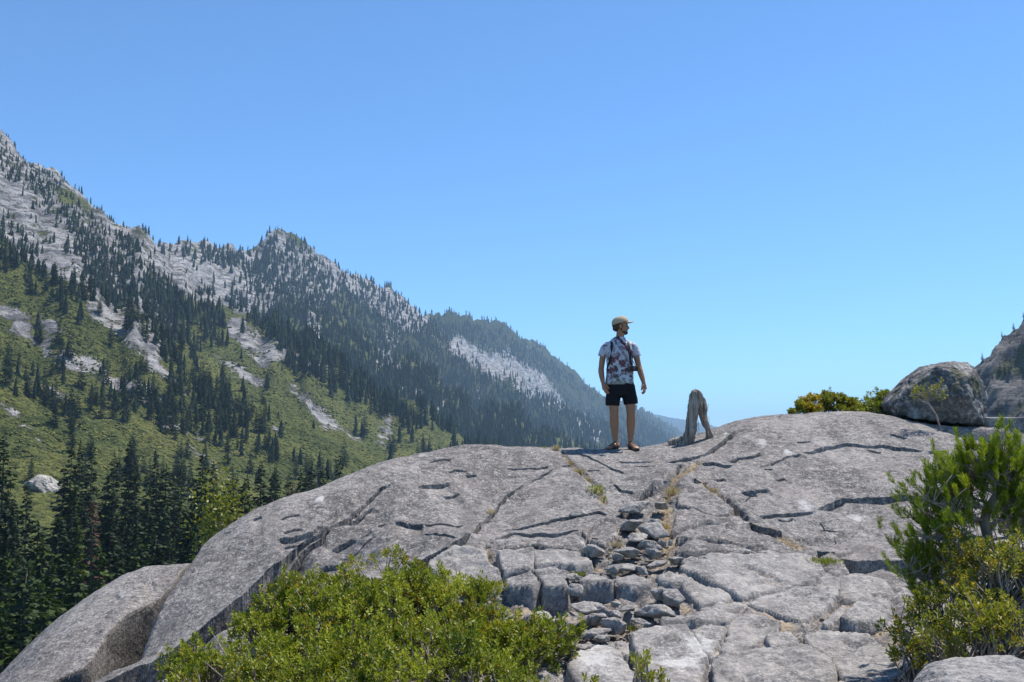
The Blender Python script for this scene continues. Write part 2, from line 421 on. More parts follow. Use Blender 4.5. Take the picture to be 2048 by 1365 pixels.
rockm = np.clip(rockm, .06, .50); rockm = np.where(stroke * farf > .3, np.clip(.30 + .24 * stroke, 0, .54), rockm * (1 - farf) + np.clip(rockm - .16, .0, .26) * farf) * sstep(0.0, 0.2, gi)
n = NT("mountain_slope")
rv = n.scaled(1, 1, 1.7, (0.5, 0.35, 0.6))
rk = n.math('ADD', n.attr('rock'), n.math('MULTIPLY', n.math('SUBTRACT', n.noise(0.045, 9, 0.78, rv), 0.5), 1.9))
rk = n.ramp(rk, [(0.32, 0.0), (0.40, 1.0)])
gn = n.noise(0.02, 5, 0.6); gf = n.noise(0.35, 4, 0.65)
green = n.mix(n.ramp(gn, [(0.35, 0.0), (0.65, 1.0)]), (0.100, 0.124, 0.034), (0.205, 0.210, 0.056))
green = n.mix(n.attr('forest'), green, (0.034, 0.046, 0.020))
green = n.mix(n.ramp(gf, [(0.40, 0.8), (0.56, 0.0)]), green, (0.030, 0.042, 0.014))
stv = n.scaled(0.5, 0.5, 1.6, (0.5, 0.35, 0.6))
gr = n.noise(0.11, 7, 0.7, stv)
gran = n.mix(n.ramp(gr, [(0.38, 0.0), (0.56, 1.0)]), (0.13, 0.127, 0.132), (0.52, 0.50, 0.485))
gran = n.mix(n.ramp(n.noise(0.05, 4, 0.6, stv), [(0.54, 0.0), (0.62, 0.6)]), gran, (0.085, 0.082, 0.088))
gran = n.mix(n.ramp(n.noise(0.022, 6, 0.7, n.scaled(1, 1, 0.6, (0.2, 0.5, 0.9))), [(0.50, 0.0), (0.60, 0.6)]), gran, (0.15, 0.148, 0.158))
hh = n.math('MULTIPLY_ADD', rk, 0.5, n.math('ADD', gr, n.math('MULTIPLY', gf, 0.35)))
nm = n.bump(hh, 12.0, 1.0); nm = n.bump(n.noise(0.5, 5, 0.7), 1.2, 0.7, nm)
M_SLOPE = n.done(n.mix(rk, green, gran), 0.95, nm, 0.1)
idx = np.arange(NU * NS).reshape(NU, NS)
TF = np.stack([idx[:-1, :-1], idx[1:, :-1], idx[1:, 1:], idx[:-1, 1:]], -1).reshape(-1, 4)[:, ::-1]
me = np_mesh("terrain", TP.reshape(-1, 3), TF, M_SLOPE, True, {"rock": rockm.ravel(), "forest": (farf * .85).ravel()})
link("terrain", me, kind="structure")
# level ground under the camera and round the outcrop, so that nothing hangs over a void
n = NT("forest_floor"); M_FLOOR = n.done(n.mix(n.noise(0.8, 6, 0.6), (0.07, 0.055, 0.035), (0.17, 0.14, 0.09)), 0.95, n.bump(n.noise(3, 5, 0.6), 0.1, 0.6), 0.1)
gx = np.linspace(-40, 45, 60); gy = np.linspace(-40, 30, 50); GX_, GY_ = np.meshgrid(gx, gy, indexing='ij')
gz = -3.2 + 0.4 * fbm2(GX_ / 6, GY_ / 6, 3, 4) - 9 * sstep(9, 34, np.hypot(GX_, np.clip(GY_ - 4, 0, None)))
idx = np.arange(gx.size * gy.size).reshape(gx.size, gy.size)
GF = np.stack([idx[:-1, :-1], idx[1:, :-1], idx[1:, 1:], idx[:-1, 1:]], -1).reshape(-1, 4)
link("ground", np_mesh("ground", np.stack([GX_, GY_, gz], -1).reshape(-1, 3), GF, M_FLOOR), kind="structure")

# mountain closing the valley on the other side
def hump_mesh(name, cx, cy, peak, slope, rad, base, nr, na, amp, mat, seed, a0=0, a1=2 * math.pi, lens=(1, 1)):
    r = np.linspace(0, 1, nr) ** 0.9 * rad; a = np.linspace(a0, a1, na)
    R, A = np.meshgrid(r, a, indexing='ij'); X = cx + R * np.cos(A) * lens[0]; Y = cy + R * np.sin(A) * lens[1]
    Z = peak - slope * R
    Z = Z + amp * (rid2(X / (amp * 4.2), Y / (amp * 4.2), 5, seed) - 0.4) * sstep(0, rad * 0.15, R) + amp * 0.7 * fbm2(X / amp / 9, Y / amp / 9, 3, seed + 4)
    Z = Z + amp * 0.22 * np.abs(np.mod(Z / (amp * 0.9) + 0.5 * fbm2(X / 60, Y / 60, 2, seed + 9), 1.0) - 0.3)
    Z = np.maximum(Z, base); idx = np.arange(nr * na).reshape(nr, na)
    F = np.stack([idx[:-1, :-1], idx[1:, :-1], idx[1:, 1:], idx[:-1, 1:]], -1).reshape(-1, 4)
    return X, Y, Z, F
n = NT("far_granite_wall")
stv = n.scaled(0.4, 0.4, 1.8, (0.35, -0.25, 0.3)); gr = n.noise(0.13, 7, 0.72, stv)
gran = n.mix(n.ramp(gr, [(0.40, 0.0), (0.56, 1.0)]), (0.055, 0.055, 0.060), (0.23, 0.22, 0.215))
gn = n.ramp(n.noise(0.035, 5, 0.65), [(0.54, 0.0), (0.60, 0.9)])
M_WALL = n.done(n.mix(gn, gran, (0.06, 0.075, 0.03)), 0.95, n.bump(gr, 9, 1.0), 0.1)
X2, Y2, Z2, F2 = hump_mesh("mountain", 578, 700, 292, 1.05, 420, -50, 200, 400, 11, M_WALL, 77, math.pi * 0.55, math.pi * 1.75)
link("mountain", np_mesh("mountain", np.stack([X2, Y2, Z2], -1).reshape(-1, 3), F2, M_WALL), kind="structure")
X3, Y3, Z3, F3 = hump_mesh("far_ridge", 1500, 13500, 545, 0.22, 5200, -60, 80, 240, 26, None, 91)
link("far_hills", np_mesh("far_hills", np.stack([X3, Y3, Z3], -1).reshape(-1, 3), F3, M_SLOPE, True, {"rock": np.zeros(X3.size), "forest": np.ones(X3.size)}), kind="structure")
# ------------------------------------------------------------------ the granite outcrop
def tps_fit(P, lam=0.002):
    P = np.asarray(P, float); n = len(P); d = np.hypot(P[:, None, 0] - P[None, :, 0], P[:, None, 1] - P[None, :, 1])
    K = np.where(d > 0, d * d * np.log(d + 1e-12), 0) + lam * np.eye(n)
    A = np.zeros((n + 3, n + 3)); A[:n, :n] = K; Q = np.c_[np.ones(n), P[:, :2]]; A[:n, n:] = Q; A[n:, :n] = Q.T
    w = np.linalg.solve(A, np.r_[P[:, 2], 0, 0, 0]); return P[:, :2], w
def tps_eval(fit, x, y):
    C, w = fit; sh = np.shape(x); x = np.ravel(x).astype(float); y = np.ravel(y).astype(float); out = w[-3] + w[-2] * x + w[-1] * y
    for k in range(len(C)):
        d2 = (x - C[k, 0]) ** 2 + (y - C[k, 1]) ** 2; out += w[k] * 0.5 * d2 * np.log(d2 + 1e-12)
    return out.reshape(sh)

CT = []
def c3(px, py, Y): CT.append(at(px, py, np.float64(Y)))
def crest(px, py, Y, dx, dy, d1, d2):
    p = at(px, py, np.float64(Y)); CT.append(p); l = math.hypot(dx, dy); dx /= l; dy /= l
    CT.append(p + np.array([dx * 1.1, dy * 1.1, -d1])); CT.append(p + np.array([dx * 3.0, dy * 3.0, -d2]))
for a in [(770, 925, 12.2, -.45, 1, .35, 1.7), (680, 960, 11.7, -.7, 1, .42, 1.9), (560, 1002, 11.0, -.9, 1, .5, 2.0), (470, 1052, 10.6, -1, .9, .55, 2.1), (405, 1106, 10.2, -1, .7, .6, 2.2),
          (850, 905, 12.7, -.25, 1, .25, 1.5), (950, 895, 13.0, -.1, 1, .2, 1.3), (1050, 893, 13.3, 0, 1, .18, 1.2), (1140, 899, 13.4, 0, 1, .15, 1.1), (1230, 898, 13.7, 0, 1, .15, 1.0),
          (1310, 890, 13.8, 0, 1, .12, 1.0), (1390, 875, 14.0, 0, 1, .12, 1.0), (1440, 861, 14.2, 0, 1, .12, 1.0), (1500, 843, 14.4, 0, 1, .12, 1.0), (1560, 832, 14.5, 0, 1, .12, 1.0),
          (1640, 825, 14.6, 0, 1, .12, 1.0), (1740, 826, 14.6, 0, 1, .12, 1.0), (1800, 839, 14.3, .1, 1, .1, .9)]: crest(*a)
for a in [(1850, 853, 13.9), (1905, 874, 13.2), (1960, 885, 13.0), (2048, 890, 13.2), (2200, 880, 13.5), (1960, 850, 14.6), (2060, 848, 15.2),
          (1000, 1000, 11.5), (850, 960, 11.6), (760, 1020, 10.8), (600, 1075, 10.2), (500, 1110, 10.0), (420, 1160, 9.7), (345, 1200, 9.5), (330, 1250, 9.15), (420, 1230, 9.05), (290, 1310, 8.8),
          (700, 1130, 9.5), (560, 1150, 9.45), (900, 1080, 9.9), (900, 1160, 9.2), (760, 1180, 9.0), (520, 1210, 8.9), (420, 1290, 8.4), (300, 1350, 8.1), (180, 1380, 8.0),
          (1050, 1060, 10.3), (1100, 960, 12.0), (1180, 960, 12.0), (1240, 940, 12.4), (1200, 1030, 10.7), (1280, 1000, 11.2), (1300, 1060, 10.2), (1330, 960, 11.9), (1380, 920, 12.6),
          (1050, 1130, 9.3), (1150, 1130, 9.2), (1250, 1130, 9.2), (1000, 1190, 8.75), (1100, 1190, 8.6), (1230, 1190, 8.5), (1130, 1260, 7.9), (1250, 1250, 7.95), (1130, 1330, 7.1), (1100, 1400, 6.5), (1250, 1330, 7.1),
          (1300, 1400, 6.4), (1380, 1290, 7.5), (1500, 1330, 7.05), (1650, 1330, 7.0), (1800, 1360, 6.6), (1550, 1230, 8.1), (1700, 1210, 8.3), (1420, 1180, 8.65), (1400, 1090, 9.7), (1550, 1130, 9.2), (1700, 1140, 9.1),
          (1450, 1010, 11.0), (1500, 940, 12.1), (1560, 890, 13.1), (1640, 880, 13.3), (1640, 940, 12.1), (1640, 1020, 10.8), (1700, 1090, 9.9), (1800, 1000, 11.1), (1800, 900, 12.9), (1850, 950, 11.9), (1950, 950, 11.8),
          (1900, 1050, 10.3), (2050, 1050, 10.3), (1900, 1150, 9.0), (2050, 1200, 8.3), (2000, 1300, 6.9), (2080, 1400, 5.9), (1850, 1400, 6.2), (1500, 1420, 6.2), (900, 1420, 6.4), (700, 1300, 7.6), (600, 1400, 6.6), (400, 1420, 6.9)]: c3(*a)
FIT = tps_fit(CT)

def hit_base(px, py, y0=4.0, y1=16.0):
    px = np.atleast_1d(np.asarray(px, float)); py = np.atleast_1d(np.asarray(py, float))
    r = ray(px, py); ys = np.arange(y0, y1, 0.025); X = r[:, :1] * ys; Y = np.broadcast_to(ys, X.shape); Z = r[:, 2:] * ys
    dz = Z - tps_eval(FIT, X, Y); bl = dz < 0; k = np.where(bl.any(1), bl.argmax(1), dz.argmin(1)); yy = ys[k]
    return np.stack([r[:, 0] * yy, yy], -1)
def A_(L, ox, oy, s): return [(ox + x * s, oy + y * s) for x, y in L]
fA = lambda L: A_(L, 512, 820, .2784)
fC = lambda L: A_(L, 1000, 860, .25)
fD = lambda L: A_(L, 1400, 800, .3164)
fE = lambda L: A_(L, 1100, 1040, .3418)
fF = lambda L: A_(L, 820, 1040, .2051)

# each crack: trace, step height at its start and end, notch half-width, notch depth, how far the step takes to recover, soil
CR = []
def crack(tr, st=.03, en=None, w=.010, d=.05, lam=.35, soil=0.0):
    k = 1.0
    CR.append((tr, st * k, (st if en is None else en) * k, w, max(d, .05) * 1.4, lam, soil))
A1 = [(200, 1367), (276, 1335), (350, 1300), (390, 1264), (430, 1234), (490, 1184)] + fA([(60, 1190), (130, 1120), (200, 1080), (300, 1010), (380, 940), (470, 880), (500, 845), (600, 760), (700, 690), (800, 615), (900, 550), (1000, 510)])
crack(A1[:7], .34, .17, .035, .12, 1.1); crack(A1[6:13], .17, .07, .026, .10, .7); crack(A1[12:], .06, .025, .020, .085, .4)
crack(fA([(140, 970), (220, 950), (330, 915), (420, 880), (490, 850)]), .05, .06, .02, .05, .3)
crack(fA([(160, 810), (220, 775), (320, 750)]), .02, .02); crack(fA([(-20, 800), (45, 775)]), .03)
crack(fA([(190, 915), (240, 885), (320, 850)]), .02); crack(fA([(540, 935), (600, 910), (700, 875)]), .05, .05, .03, .06)
crack(fA([(700, 872), (830, 810)]), .012); crack(fA([(400, 1065), (500, 1020), (640, 990)]), .02, .035, .02); crack(fA([(640, 985), (860, 900)]), .01)
crack(fA([(650, 740), (750, 690), (840, 645)]), .04, .02, .02); crack(fA([(1000, 770), (1020, 775), (1200, 770)]), .055, .05, .02, .05)
crack(fA([(1200, 770), (1300, 800), (1420, 810), (1500, 800)]), .015, .015); crack(fA([(1160, 550), (1200, 540), (1300, 530), (1400, 530)]), .035, .045, .02, .04)
crack(fA([(1340, 605), (1470, 597)]), .02); crack(fA([(1370, 440), (1430, 420), (1520, 415)]), .015); crack(fA([(1500, 440), (1580, 440)]), .02)
crack(fA([(1240, 360), (1330, 350), (1400, 350)]), .015); crack(fA([(1200, 880), (1300, 890), (1450, 915)]), .02)
crack(fA([(170, 1165), (400, 1160), (480, 1160)]), .03); crack(fA([(200, 1010), (250, 990), (300, 975)]), .015); crack(fA([(870, 768), (930, 762)]), .02)
B1 = fA([(1100, 1090), (1200, 1040), (1300, 1000), (1380, 960), (1480, 920), (1530, 880), (1580, 830), (1640, 760), (1690, 710), (1750, 650)]) + fC([(0, 560), (60, 500), (150, 440), (210, 410)])
crack(B1[:6], .09, .07, .024, .11, .6, .2); crack(B1[5:], .06, .02, .018, .09, .4, .15); crack(fC([(250, 400), (330, 350), (420, 315)]), .02); crack(fC([(490, 295), (555, 283)]), .03)
crack(fC([(30, 295), (130, 300), (230, 293), (400, 295)]), .02)
crack(fC([(0, 785), (100, 750), (280, 740), (450, 700), (650, 680), (780, 660), (900, 690)]), .02, .04); crack(fC([(-60, 850), (0, 825), (120, 800), (300, 800), (650, 800)]), .035, .03, .02)
crack(fC([(-60, 915), (0, 895), (200, 870), (350, 860), (650, 845)]), .07, .05, .02, .05, .4)
crack(fC([(580, 185), (700, 215), (800, 260), (900, 310), (950, 330), (1020, 370)]), .02, .025); crack(fC([(930, 250), (1030, 258), (1240, 250)]), .015)
crack(fC([(1080, 290), (1190, 288)]), .015); crack(fC([(690, 325), (800, 322)]), .015)
crack(fC([(1290, 270), (1400, 265), (1500, 240), (1620, 210), (1680, 160), (1750, 110), (1850, 40), (1900, 10)]), .02, .07, .03, .07, .35)
crack(fC([(1400, 370), (1420, 320), (1450, 300)]), .05, .05, .02, .08); crack(fC([(1600, 270), (1720, 275), (1780, 290), (1860, 290)]), .025)
crack(fC([(1700, 400), (1790, 370)]), .03); crack(fC([(1820, 265), (1950, 215), (2048, 200)]), .015); crack(fC([(1920, 485), (2048, 478)]), .03)
crack(fC([(1550, 400), (1620, 430), (1680, 480)]), .03, .03, .03, .06, .3, .4); crack(fC([(900, 450), (980, 485), (1080, 490)]), .03)
crack(fC([(940, 660), (1050, 560), (1110, 510), (1180, 460), (1230, 420)]), .06, .05, .03, .08)
crack(fC([(1960, 580), (1990, 540), (2020, 510)]), .01)
crack(fD([(370, 430), (500, 380), (640, 335)]), .012, .03); crack(fD([(640, 335), (750, 305), (850, 285), (950, 280), (1060, 290), (1200, 300), (1300, 315), (1430, 330)]), .05, .04, .02, .05)
crack(fD([(170, 400), (250, 365), (390, 335)]), .02); crack(fD([(350, 745), (450, 720), (530, 705), (620, 695), (730, 685)]), .03, .04, .02)
crack(fD([(730, 685), (800, 650), (900, 615), (1000, 605), (1100, 600), (1260, 598), (1400, 600), (1600, 610)]), .09, .10, .03, .09, .5)
crack(fD([(260, 575), (340, 570), (430, 550)]), .03, .05); crack(fD([(0, 405), (80, 405), (140, 415), (210, 420)]), .025); crack(fD([(480, 735), (550, 740), (580, 720)]), .02)
crack(fD([(750, 750), (790, 790), (860, 820)]), .012); crack(fD([(850, 860), (880, 910), (930, 948)]), .02)
crack(fD([(100, 580), (180, 650), (230, 710), (300, 770)]), -.03, -.05, .06, .12, .3, .3); crack(fD([(300, 770), (400, 800), (500, 830), (560, 860), (620, 900)]), .10, .10, .05, .08, .4, .3)
crack(fD([(1050, 305), (1150, 320)]), .02); crack(fD([(1440, 330), (1560, 330)]), .03); crack(fD([(600, 270), (700, 265)]), .015); crack(fD([(1200, 235), (1310, 250)]), .03)
crack(fD([(300, 360), (380, 330)]), .012); crack(fD([(480, 510), (530, 495)]), .02); crack(fD([(400, 440), (460, 440)]), .02)
crack(fE([(1500, 160), (1560, 190), (1640, 200), (1700, 230), (1800, 240), (1950, 240), (2150, 235)]), .08, .20, .03, .05, .8)
crack(fF([(840, 640), (1000, 640), (1200, 640), (1280, 620), (1330, 640), (1510, 650), (1560, 600), (1700, 570), (1950, 570), (2020, 610), (2300, 600)]), .16, .20, .02, .02, .55, .3)
TROUGH = [(fC([(500, 200), (620, 310), (700, 380), (760, 430), (800, 500), (840, 600)]), .035, .05, .55), (fC([(1600, 240), (1560, 280), (1480, 350), (1380, 420), (1330, 500)]), .055, .06, .85),
          (fC([(1330, 500), (1330, 620), (1310, 750), (1330, 850), (1290, 950)]), .09, .05, .8), (fD([(30, 540), (100, 580), (180, 650), (230, 710)]), .05, .05, .8), (fD([(420, 830), (520, 880), (620, 930)]), .07, .03, .9),
          (fF([(740, 170), (770, 300), (860, 420), (920, 560)]), .035, .04, .8), (fC([(600, 1000), (760, 1040), (900, 1060), (1150, 1030), (1300, 1000)]), .09, .05, .75)]
ZONE = [(870, 1160), (905, 1110), (960, 1085), (1000, 1075), (1050, 1072), (1160, 1062), (1200, 1025), (1245, 985), (1310, 965), (1345, 960), (1400, 985), (1455, 1030), (1480, 1062), (1540, 1100), (1600, 1118),
        (1640, 1130), (1790, 1145), (1830, 1250), (1830, 1420), (1090, 1420), (1080, 1300), (1000, 1240), (900, 1200)]
WHITE = [((1525, 886), .10), ((1575, 906), .09), ((1570, 905), .05), ((640, 997), .06), ((1612, 1008), .12), ((1715, 1023), .14), ((1400, 1290), .22), ((1370, 1330), .25), ((1180, 1320), .3), ((1450, 870), .06), ((1165, 1085), .05)]

def world_line(tr, step=0.06):
    W = hit_base([p[0] for p in tr], [p[1] for p in tr]); out = [W[0]]
    for a, b in zip(W[:-1], W[1:]):
        k = max(1, int(np.hypot(*(b - a)) / step))
        for i in range(1, k + 1): out.append(a + (b - a) * i / k)
    out = np.array(out); t = np.linspace(0, 1, len(out))[:, None]
    amp = 0.012 * np.sin(np.pi * np.clip(t, 0, 1)) ** .3
    return out + amp * np.stack([pn2(out[:, 0] * 6, out[:, 1] * 6, 1), pn2(out[:, 0] * 6, out[:, 1] * 6, 2)], -1)
def seg_dist(x, y, W, orient=np.array([0.35, -1.0])):
    best = np.full(x.shape, 1e9); sgn = np.zeros(x.shape); tt = np.zeros(x.shape); n = len(W) - 1
    for k in range(n):
        a = W[k]; e = W[k + 1] - a; l2 = e @ e + 1e-12
        t = np.clip(((x - a[0]) * e[0] + (y - a[1]) * e[1]) / l2, 0, 1)
        dx = x - a[0] - t * e[0]; dy = y - a[1] - t * e[1]; d2 = dx * dx + dy * dy
        nn = np.array([e[1], -e[0]]);
        if nn @ orient < 0: nn = -nn
        m = d2 < best; best = np.where(m, d2, best); sgn = np.where(m, np.where(dx * nn[0] + dy * nn[1] > 0, 1, -1), sgn); tt = np.where(m, (k + t) / n, tt)
    return np.sqrt(best), sgn, tt
CRW = [(world_line(c[0]),) + c[1:] for c in CR]
TRW = [(world_line(t[0]), t[1], t[2], t[3]) for t in TROUGH]
ZW = hit_base([p[0] for p in ZONE], [p[1] for p in ZONE])
WW = [(hit_base(*p)[0], r) for p, r in WHITE]
EDGE = world_line([(385, 1112), (372, 1140), (330, 1200), (300, 1255), (278, 1315), (213, 1345), (170, 1368), (120, 1400)])
EDGE = np.concatenate([EDGE[:1] + np.array([[-.05, 3.0]]), EDGE])

HOLLOW = np.array([at(p, q, np.float64(w))[:2] for p, q, w in [(1836, 850, 14.15), (1850, 853, 13.9), (1885, 865, 13.5), (1908, 875, 13.2), (1930, 882, 13.05), (1990, 888, 12.95), (2060, 892, 12.9), (2150, 896, 12.9)]])
def rock_z(x, y, full=False):
    x = np.asarray(x, float); y = np.asarray(y, float); sh = x.shape; x = x.ravel(); y = y.ravel()
    z = tps_eval(FIT, x, y)
    z = z + 0.035 * fbm2(x * 0.9, y * 0.9, 3, 2) + 0.010 * fbm2(x * 4, y * 4, 3, 5) + 0.0045 * fbm2(x * 14, y * 14, 3, 9)
    dmin = np.full_like(z, 9.0); soil = np.zeros_like(z); wht = np.zeros_like(z)
    wx = x + 0.012 * pn2(x * 7, y * 7, 20) + 0.003 * pn2(x * 22, y * 22, 21); wy = y + 0.02 * pn2(x * 7, y * 7, 22) + 0.004 * pn2(x * 22, y * 22, 23)
    for (W, s0, s1, w, d, lam, so) in CRW:
        mg = max(3 * lam, 0.25); lo = W.min(0) - mg; hi = W.max(0) + mg
        k = np.where((x > lo[0]) & (x < hi[0]) & (y > lo[1]) & (y < hi[1]))[0]
        if not len(k): continue
        D, sg_, t = seg_dist(wx[k], wy[k], W)
        tap = sstep(0, .14, t) * (1 - sstep(.86, 1, t)); tap = np.where(lam > .6, sstep(0, .02, t + .03) * (1 - sstep(.97, 1, t) * .0), tap)
        st = (s0 + (s1 - s0) * t) * tap * (0.8 + 0.5 * pn2(x[k] * 3, y[k] * 3, 30))
        sd_ = D * sg_; dmin[k] = np.minimum(dmin[k], D + .04 * (tap < .02))
        z[k] -= np.abs(st) * sstep(-.003, .004, sd_ * np.sign(s0)) * np.exp(-np.clip(D, 0, None) / lam)
        ww_ = 1.9 * w * (0.6 + 0.9 * np.abs(pn2(x[k] * 5, y[k] * 5, 31))); z[k] -= d * tap * np.clip(1 - sd_ / ww_, 0, 1) ** 1.4 * sstep(-.003, .002, sd_)
        if so: soil[k] = np.maximum(soil[k], so * tap * np.exp(-((D - .02) / .06) ** 2) * 1.6)
    for (W, w, d, so) in TRW:
        lo = W.min(0) - .5; hi = W.max(0) + .5; k = np.where((x > lo[0]) & (x < hi[0]) & (y > lo[1]) & (y < hi[1]))[0]
        D, sg_, t = seg_dist(wx[k], wy[k], W); f = np.exp(-(D / w) ** 2) * sstep(0, .1, t + .03); z[k] -= d * f; soil[k] = np.maximum(soil[k], so * f * 1.1)
    zn = inpoly(x, y, ZW); D, _, _ = seg_dist(x, y, np.r_[ZW, ZW[:1]]); f = np.where(zn, sstep(0, .14, D), 0)
    z -= f * (0.07 + 0.035 * fbm2(x * 3, y * 3, 3, 41)); z += f * 0.03 * np.abs(fbm2(x * 9, y * 9, 4, 43)); soil = np.maximum(soil, f * (0.36 + 0.55 * pn2(x * 1.7, y * 1.7, 44)))
    for c, r in WW: wht = np.maximum(wht, np.exp(-(((x - c[0]) / r) ** 2 + ((y - c[1]) / (2.2 * r)) ** 2)))
    D, sg_, t = seg_dist(wx, wy, EDGE, np.array([-1.0, -0.15])); D2 = np.clip(D * sg_ + .04, 0, None)
    z -= np.clip(1.2 * D2 + 6 * np.clip(D2 - .05, 0, None), 0, 2.2)
    D, sg_, t = seg_dist(wx, wy, HOLLOW, np.array([-1.0, -.5])); f = (sg_ < 0) * sstep(.0, .13, D) * (1 - sstep(.9, 1.5, D)) * sstep(.0, .10, t); z -= .36 * f
    # bare earth under the shrubs in front of the rock
    soil = np.maximum(soil, 0.8 * sstep(7.4, 6.8, y) * sstep(-.2, -.7, x))
    if full: return z.reshape(sh), soil.reshape(sh), wht.reshape(sh), dmin.reshape(sh)
    return z.reshape(sh)

def polar_sheet(fn, a0, a1, na, ys, cut=-3.6):
    a = np.linspace(a0, a1, na); Y, T = np.meshgrid(ys, a, indexing='ij'); X = Y * T
    r = fn(X, Y); Z = r[0] if isinstance(r, tuple) else r
    idx = np.arange(X.size).reshape(X.shape); F = np.stack([idx[:-1, :-1], idx[:-1, 1:], idx[1:, 1:], idx[1:, :-1]], -1).reshape(-1, 4)
    Zr = Z.ravel(); keep = (Zr[F].max(1) > cut); return np.stack([X, Y, Z], -1).reshape(-1, 3), F[keep], r
# a coarse sheet, split three by three along the cracks so that their edges stay crisp
def fine_sheet(fn, a, ys, near=.055, q=3, cut=-3.6):
    na, ny = len(a), len(ys); Y, T = np.meshgrid(ys, a, indexing='ij'); r0 = fn(Y * T, Y); Zc = r0[0]; close = r0[3] < near
    cellf = close[:-1, :-1] | close[1:, :-1] | close[:-1, 1:] | close[1:, 1:]; keepc = np.maximum.reduce([Zc[:-1, :-1], Zc[1:, :-1], Zc[:-1, 1:], Zc[1:, 1:]]) > cut
    cellf &= keepc; NA = (na - 1) * q + 1
    def lat(fi, fj):
        i = np.minimum(fi // q, ny - 2); u = fi / q - i; j = np.minimum(fj // q, na - 2); v = fj / q - j
        return ys[i] * (1 - u) + ys[i + 1] * u, a[j] * (1 - v) + a[j + 1] * v
    ci, cj = np.where(keepc & ~cellf); co = lambda i, j: (i * q).astype(np.int64) * NA + j * q
    Fc = np.stack([co(ci, cj), co(ci, cj + 1), co(ci + 1, cj + 1), co(ci + 1, cj)], -1)
    fi, fj = np.where(cellf); s = np.arange(q); A, B = np.meshgrid(s, s, indexing='ij'); I = (fi[:, None] * q + A.ravel()[None]).astype(np.int64); J = fj[:, None] * q + B.ravel()[None]; k = lambda i, j: (i * NA + j)
    Ff = np.stack([k(I, J), k(I, J + 1), k(I + 1, J + 1), k(I + 1, J)], -1).reshape(-1, 4)
    F = np.concatenate([Fc, Ff]); ids, inv = np.unique(F, return_inverse=True); F = inv.reshape(F.shape); gi_, gj_ = ids // NA, ids % NA
    yy, tt = lat(gi_, gj_); X = yy * tt; res = fn(X, yy); z = res[0].copy(); at0 = res[1].copy(); at1 = res[2].copy()
    pad = np.zeros((ny + 1, na + 1), bool); pad[1:ny, 1:na] = cellf
    ei, ej = gi_ % q, gj_ % q; ic, jc = gi_ // q, gj_ // q
    m = (ei == 0) & (ej != 0) & ~(pad[ic, jc + 1] & pad[np.minimum(ic + 1, ny), jc + 1]); t = ej[m] / q; z[m] = Zc[ic[m], jc[m]] * (1 - t) + Zc[ic[m], jc[m] + 1] * t
    m = (ej == 0) & (ei != 0) & ~(pad[ic + 1, jc] & pad[ic + 1, np.minimum(jc + 1, na)]); t = ei[m] / q; z[m] = Zc[ic[m], jc[m]] * (1 - t) + Zc[ic[m] + 1, jc[m]] * t
    return np.stack([X, yy, z], -1), F, at0, at1, len(Fc)
ys = np.concatenate([np.linspace(4.2, 6.2, 30)[:-1], np.linspace(6.2, 14.9, 350)[:-1], np.linspace(14.9, 18.5, 50)])
V, F, so_, wh_, nco = fine_sheet(lambda X, Y: rock_z(X, Y, True), np.linspace(-0.44, 0.60, 760), ys)
print("rock faces", len(F))
outcrop = link("rock_outcrop", np_mesh("rock_outcrop", V, F, M_ROCK, True, {"soil": so_, "white": wh_}), kind="structure",
               label="broad grey granite dome with cracked whaleback slabs under the standing man")

outcrop.data.polygons.foreach_set('use_smooth', np.arange(len(F)) < nco)   # crisp broken edges along the cracks
# lower whaleback at the left
CT2 = []
for a in [(300, 1137, 11.2), (220, 1170, 10.9), (170, 1207, 10.5), (120, 1250, 10.1), (70, 1296, 9.7), (35, 1332, 9.4), (0, 1372, 9.1)]:
    p = at(a[0], a[1], np.float64(a[2])); CT2 += [p, p + np.array([-.7, .6, -.5]), p + np.array([-1.8, 1.6, -2.4])]
for a in [(372, 1136, 11.1), (330, 1165, 10.6), (260, 1200, 10.2), (200, 1260, 9.6), (130, 1320, 9.1), (60, 1380, 8.6), (280, 1220, 10.0), (200, 1310, 9.15), (120, 1365, 8.7), (160, 1350, 8.8), (400, 1130, 11.4), (330, 1200, 10.3)]: CT2.append(at(a[0], a[1], np.float64(a[2])))
FIT2 = tps_fit(CT2)
def hit2(px, py):
    r = ray(np.atleast_1d(px), np.atleast_1d(py)); ys = np.arange(7, 14, .02); X = r[:, :1] * ys; Z = r[:, 2:] * ys
    dz = Z - tps_eval(FIT2, X, np.broadcast_to(ys, X.shape)); k = np.where((dz < 0).any(1), (dz < 0).argmax(1), dz.argmin(1)); return np.stack([r[:, 0] * ys[k], ys[k]], -1)
e2 = [(400, 1108), (377, 1134), (359, 1161), (320, 1200), (291, 1214), (227, 1253), (199, 1306), (174, 1338), (124, 1356), (100, 1375), (60, 1420)]
E2 = hit2([p[0] for p in e2], [p[1] for p in e2])
for _ in range(3): E2 = np.concatenate([E2[:1], np.stack([.75 * E2[:-1] + .25 * E2[1:], .25 * E2[:-1] + .75 * E2[1:]], 1).reshape(-1, 2), E2[-1:]])
C2 = [hit2(*zip(*[(212, 1200), (225, 1193), (240, 1187)])), hit2(*zip(*[(225, 1254), (260, 1235), (292, 1214)])), hit2(*zip(*[(290, 1165), (310, 1160)]))]
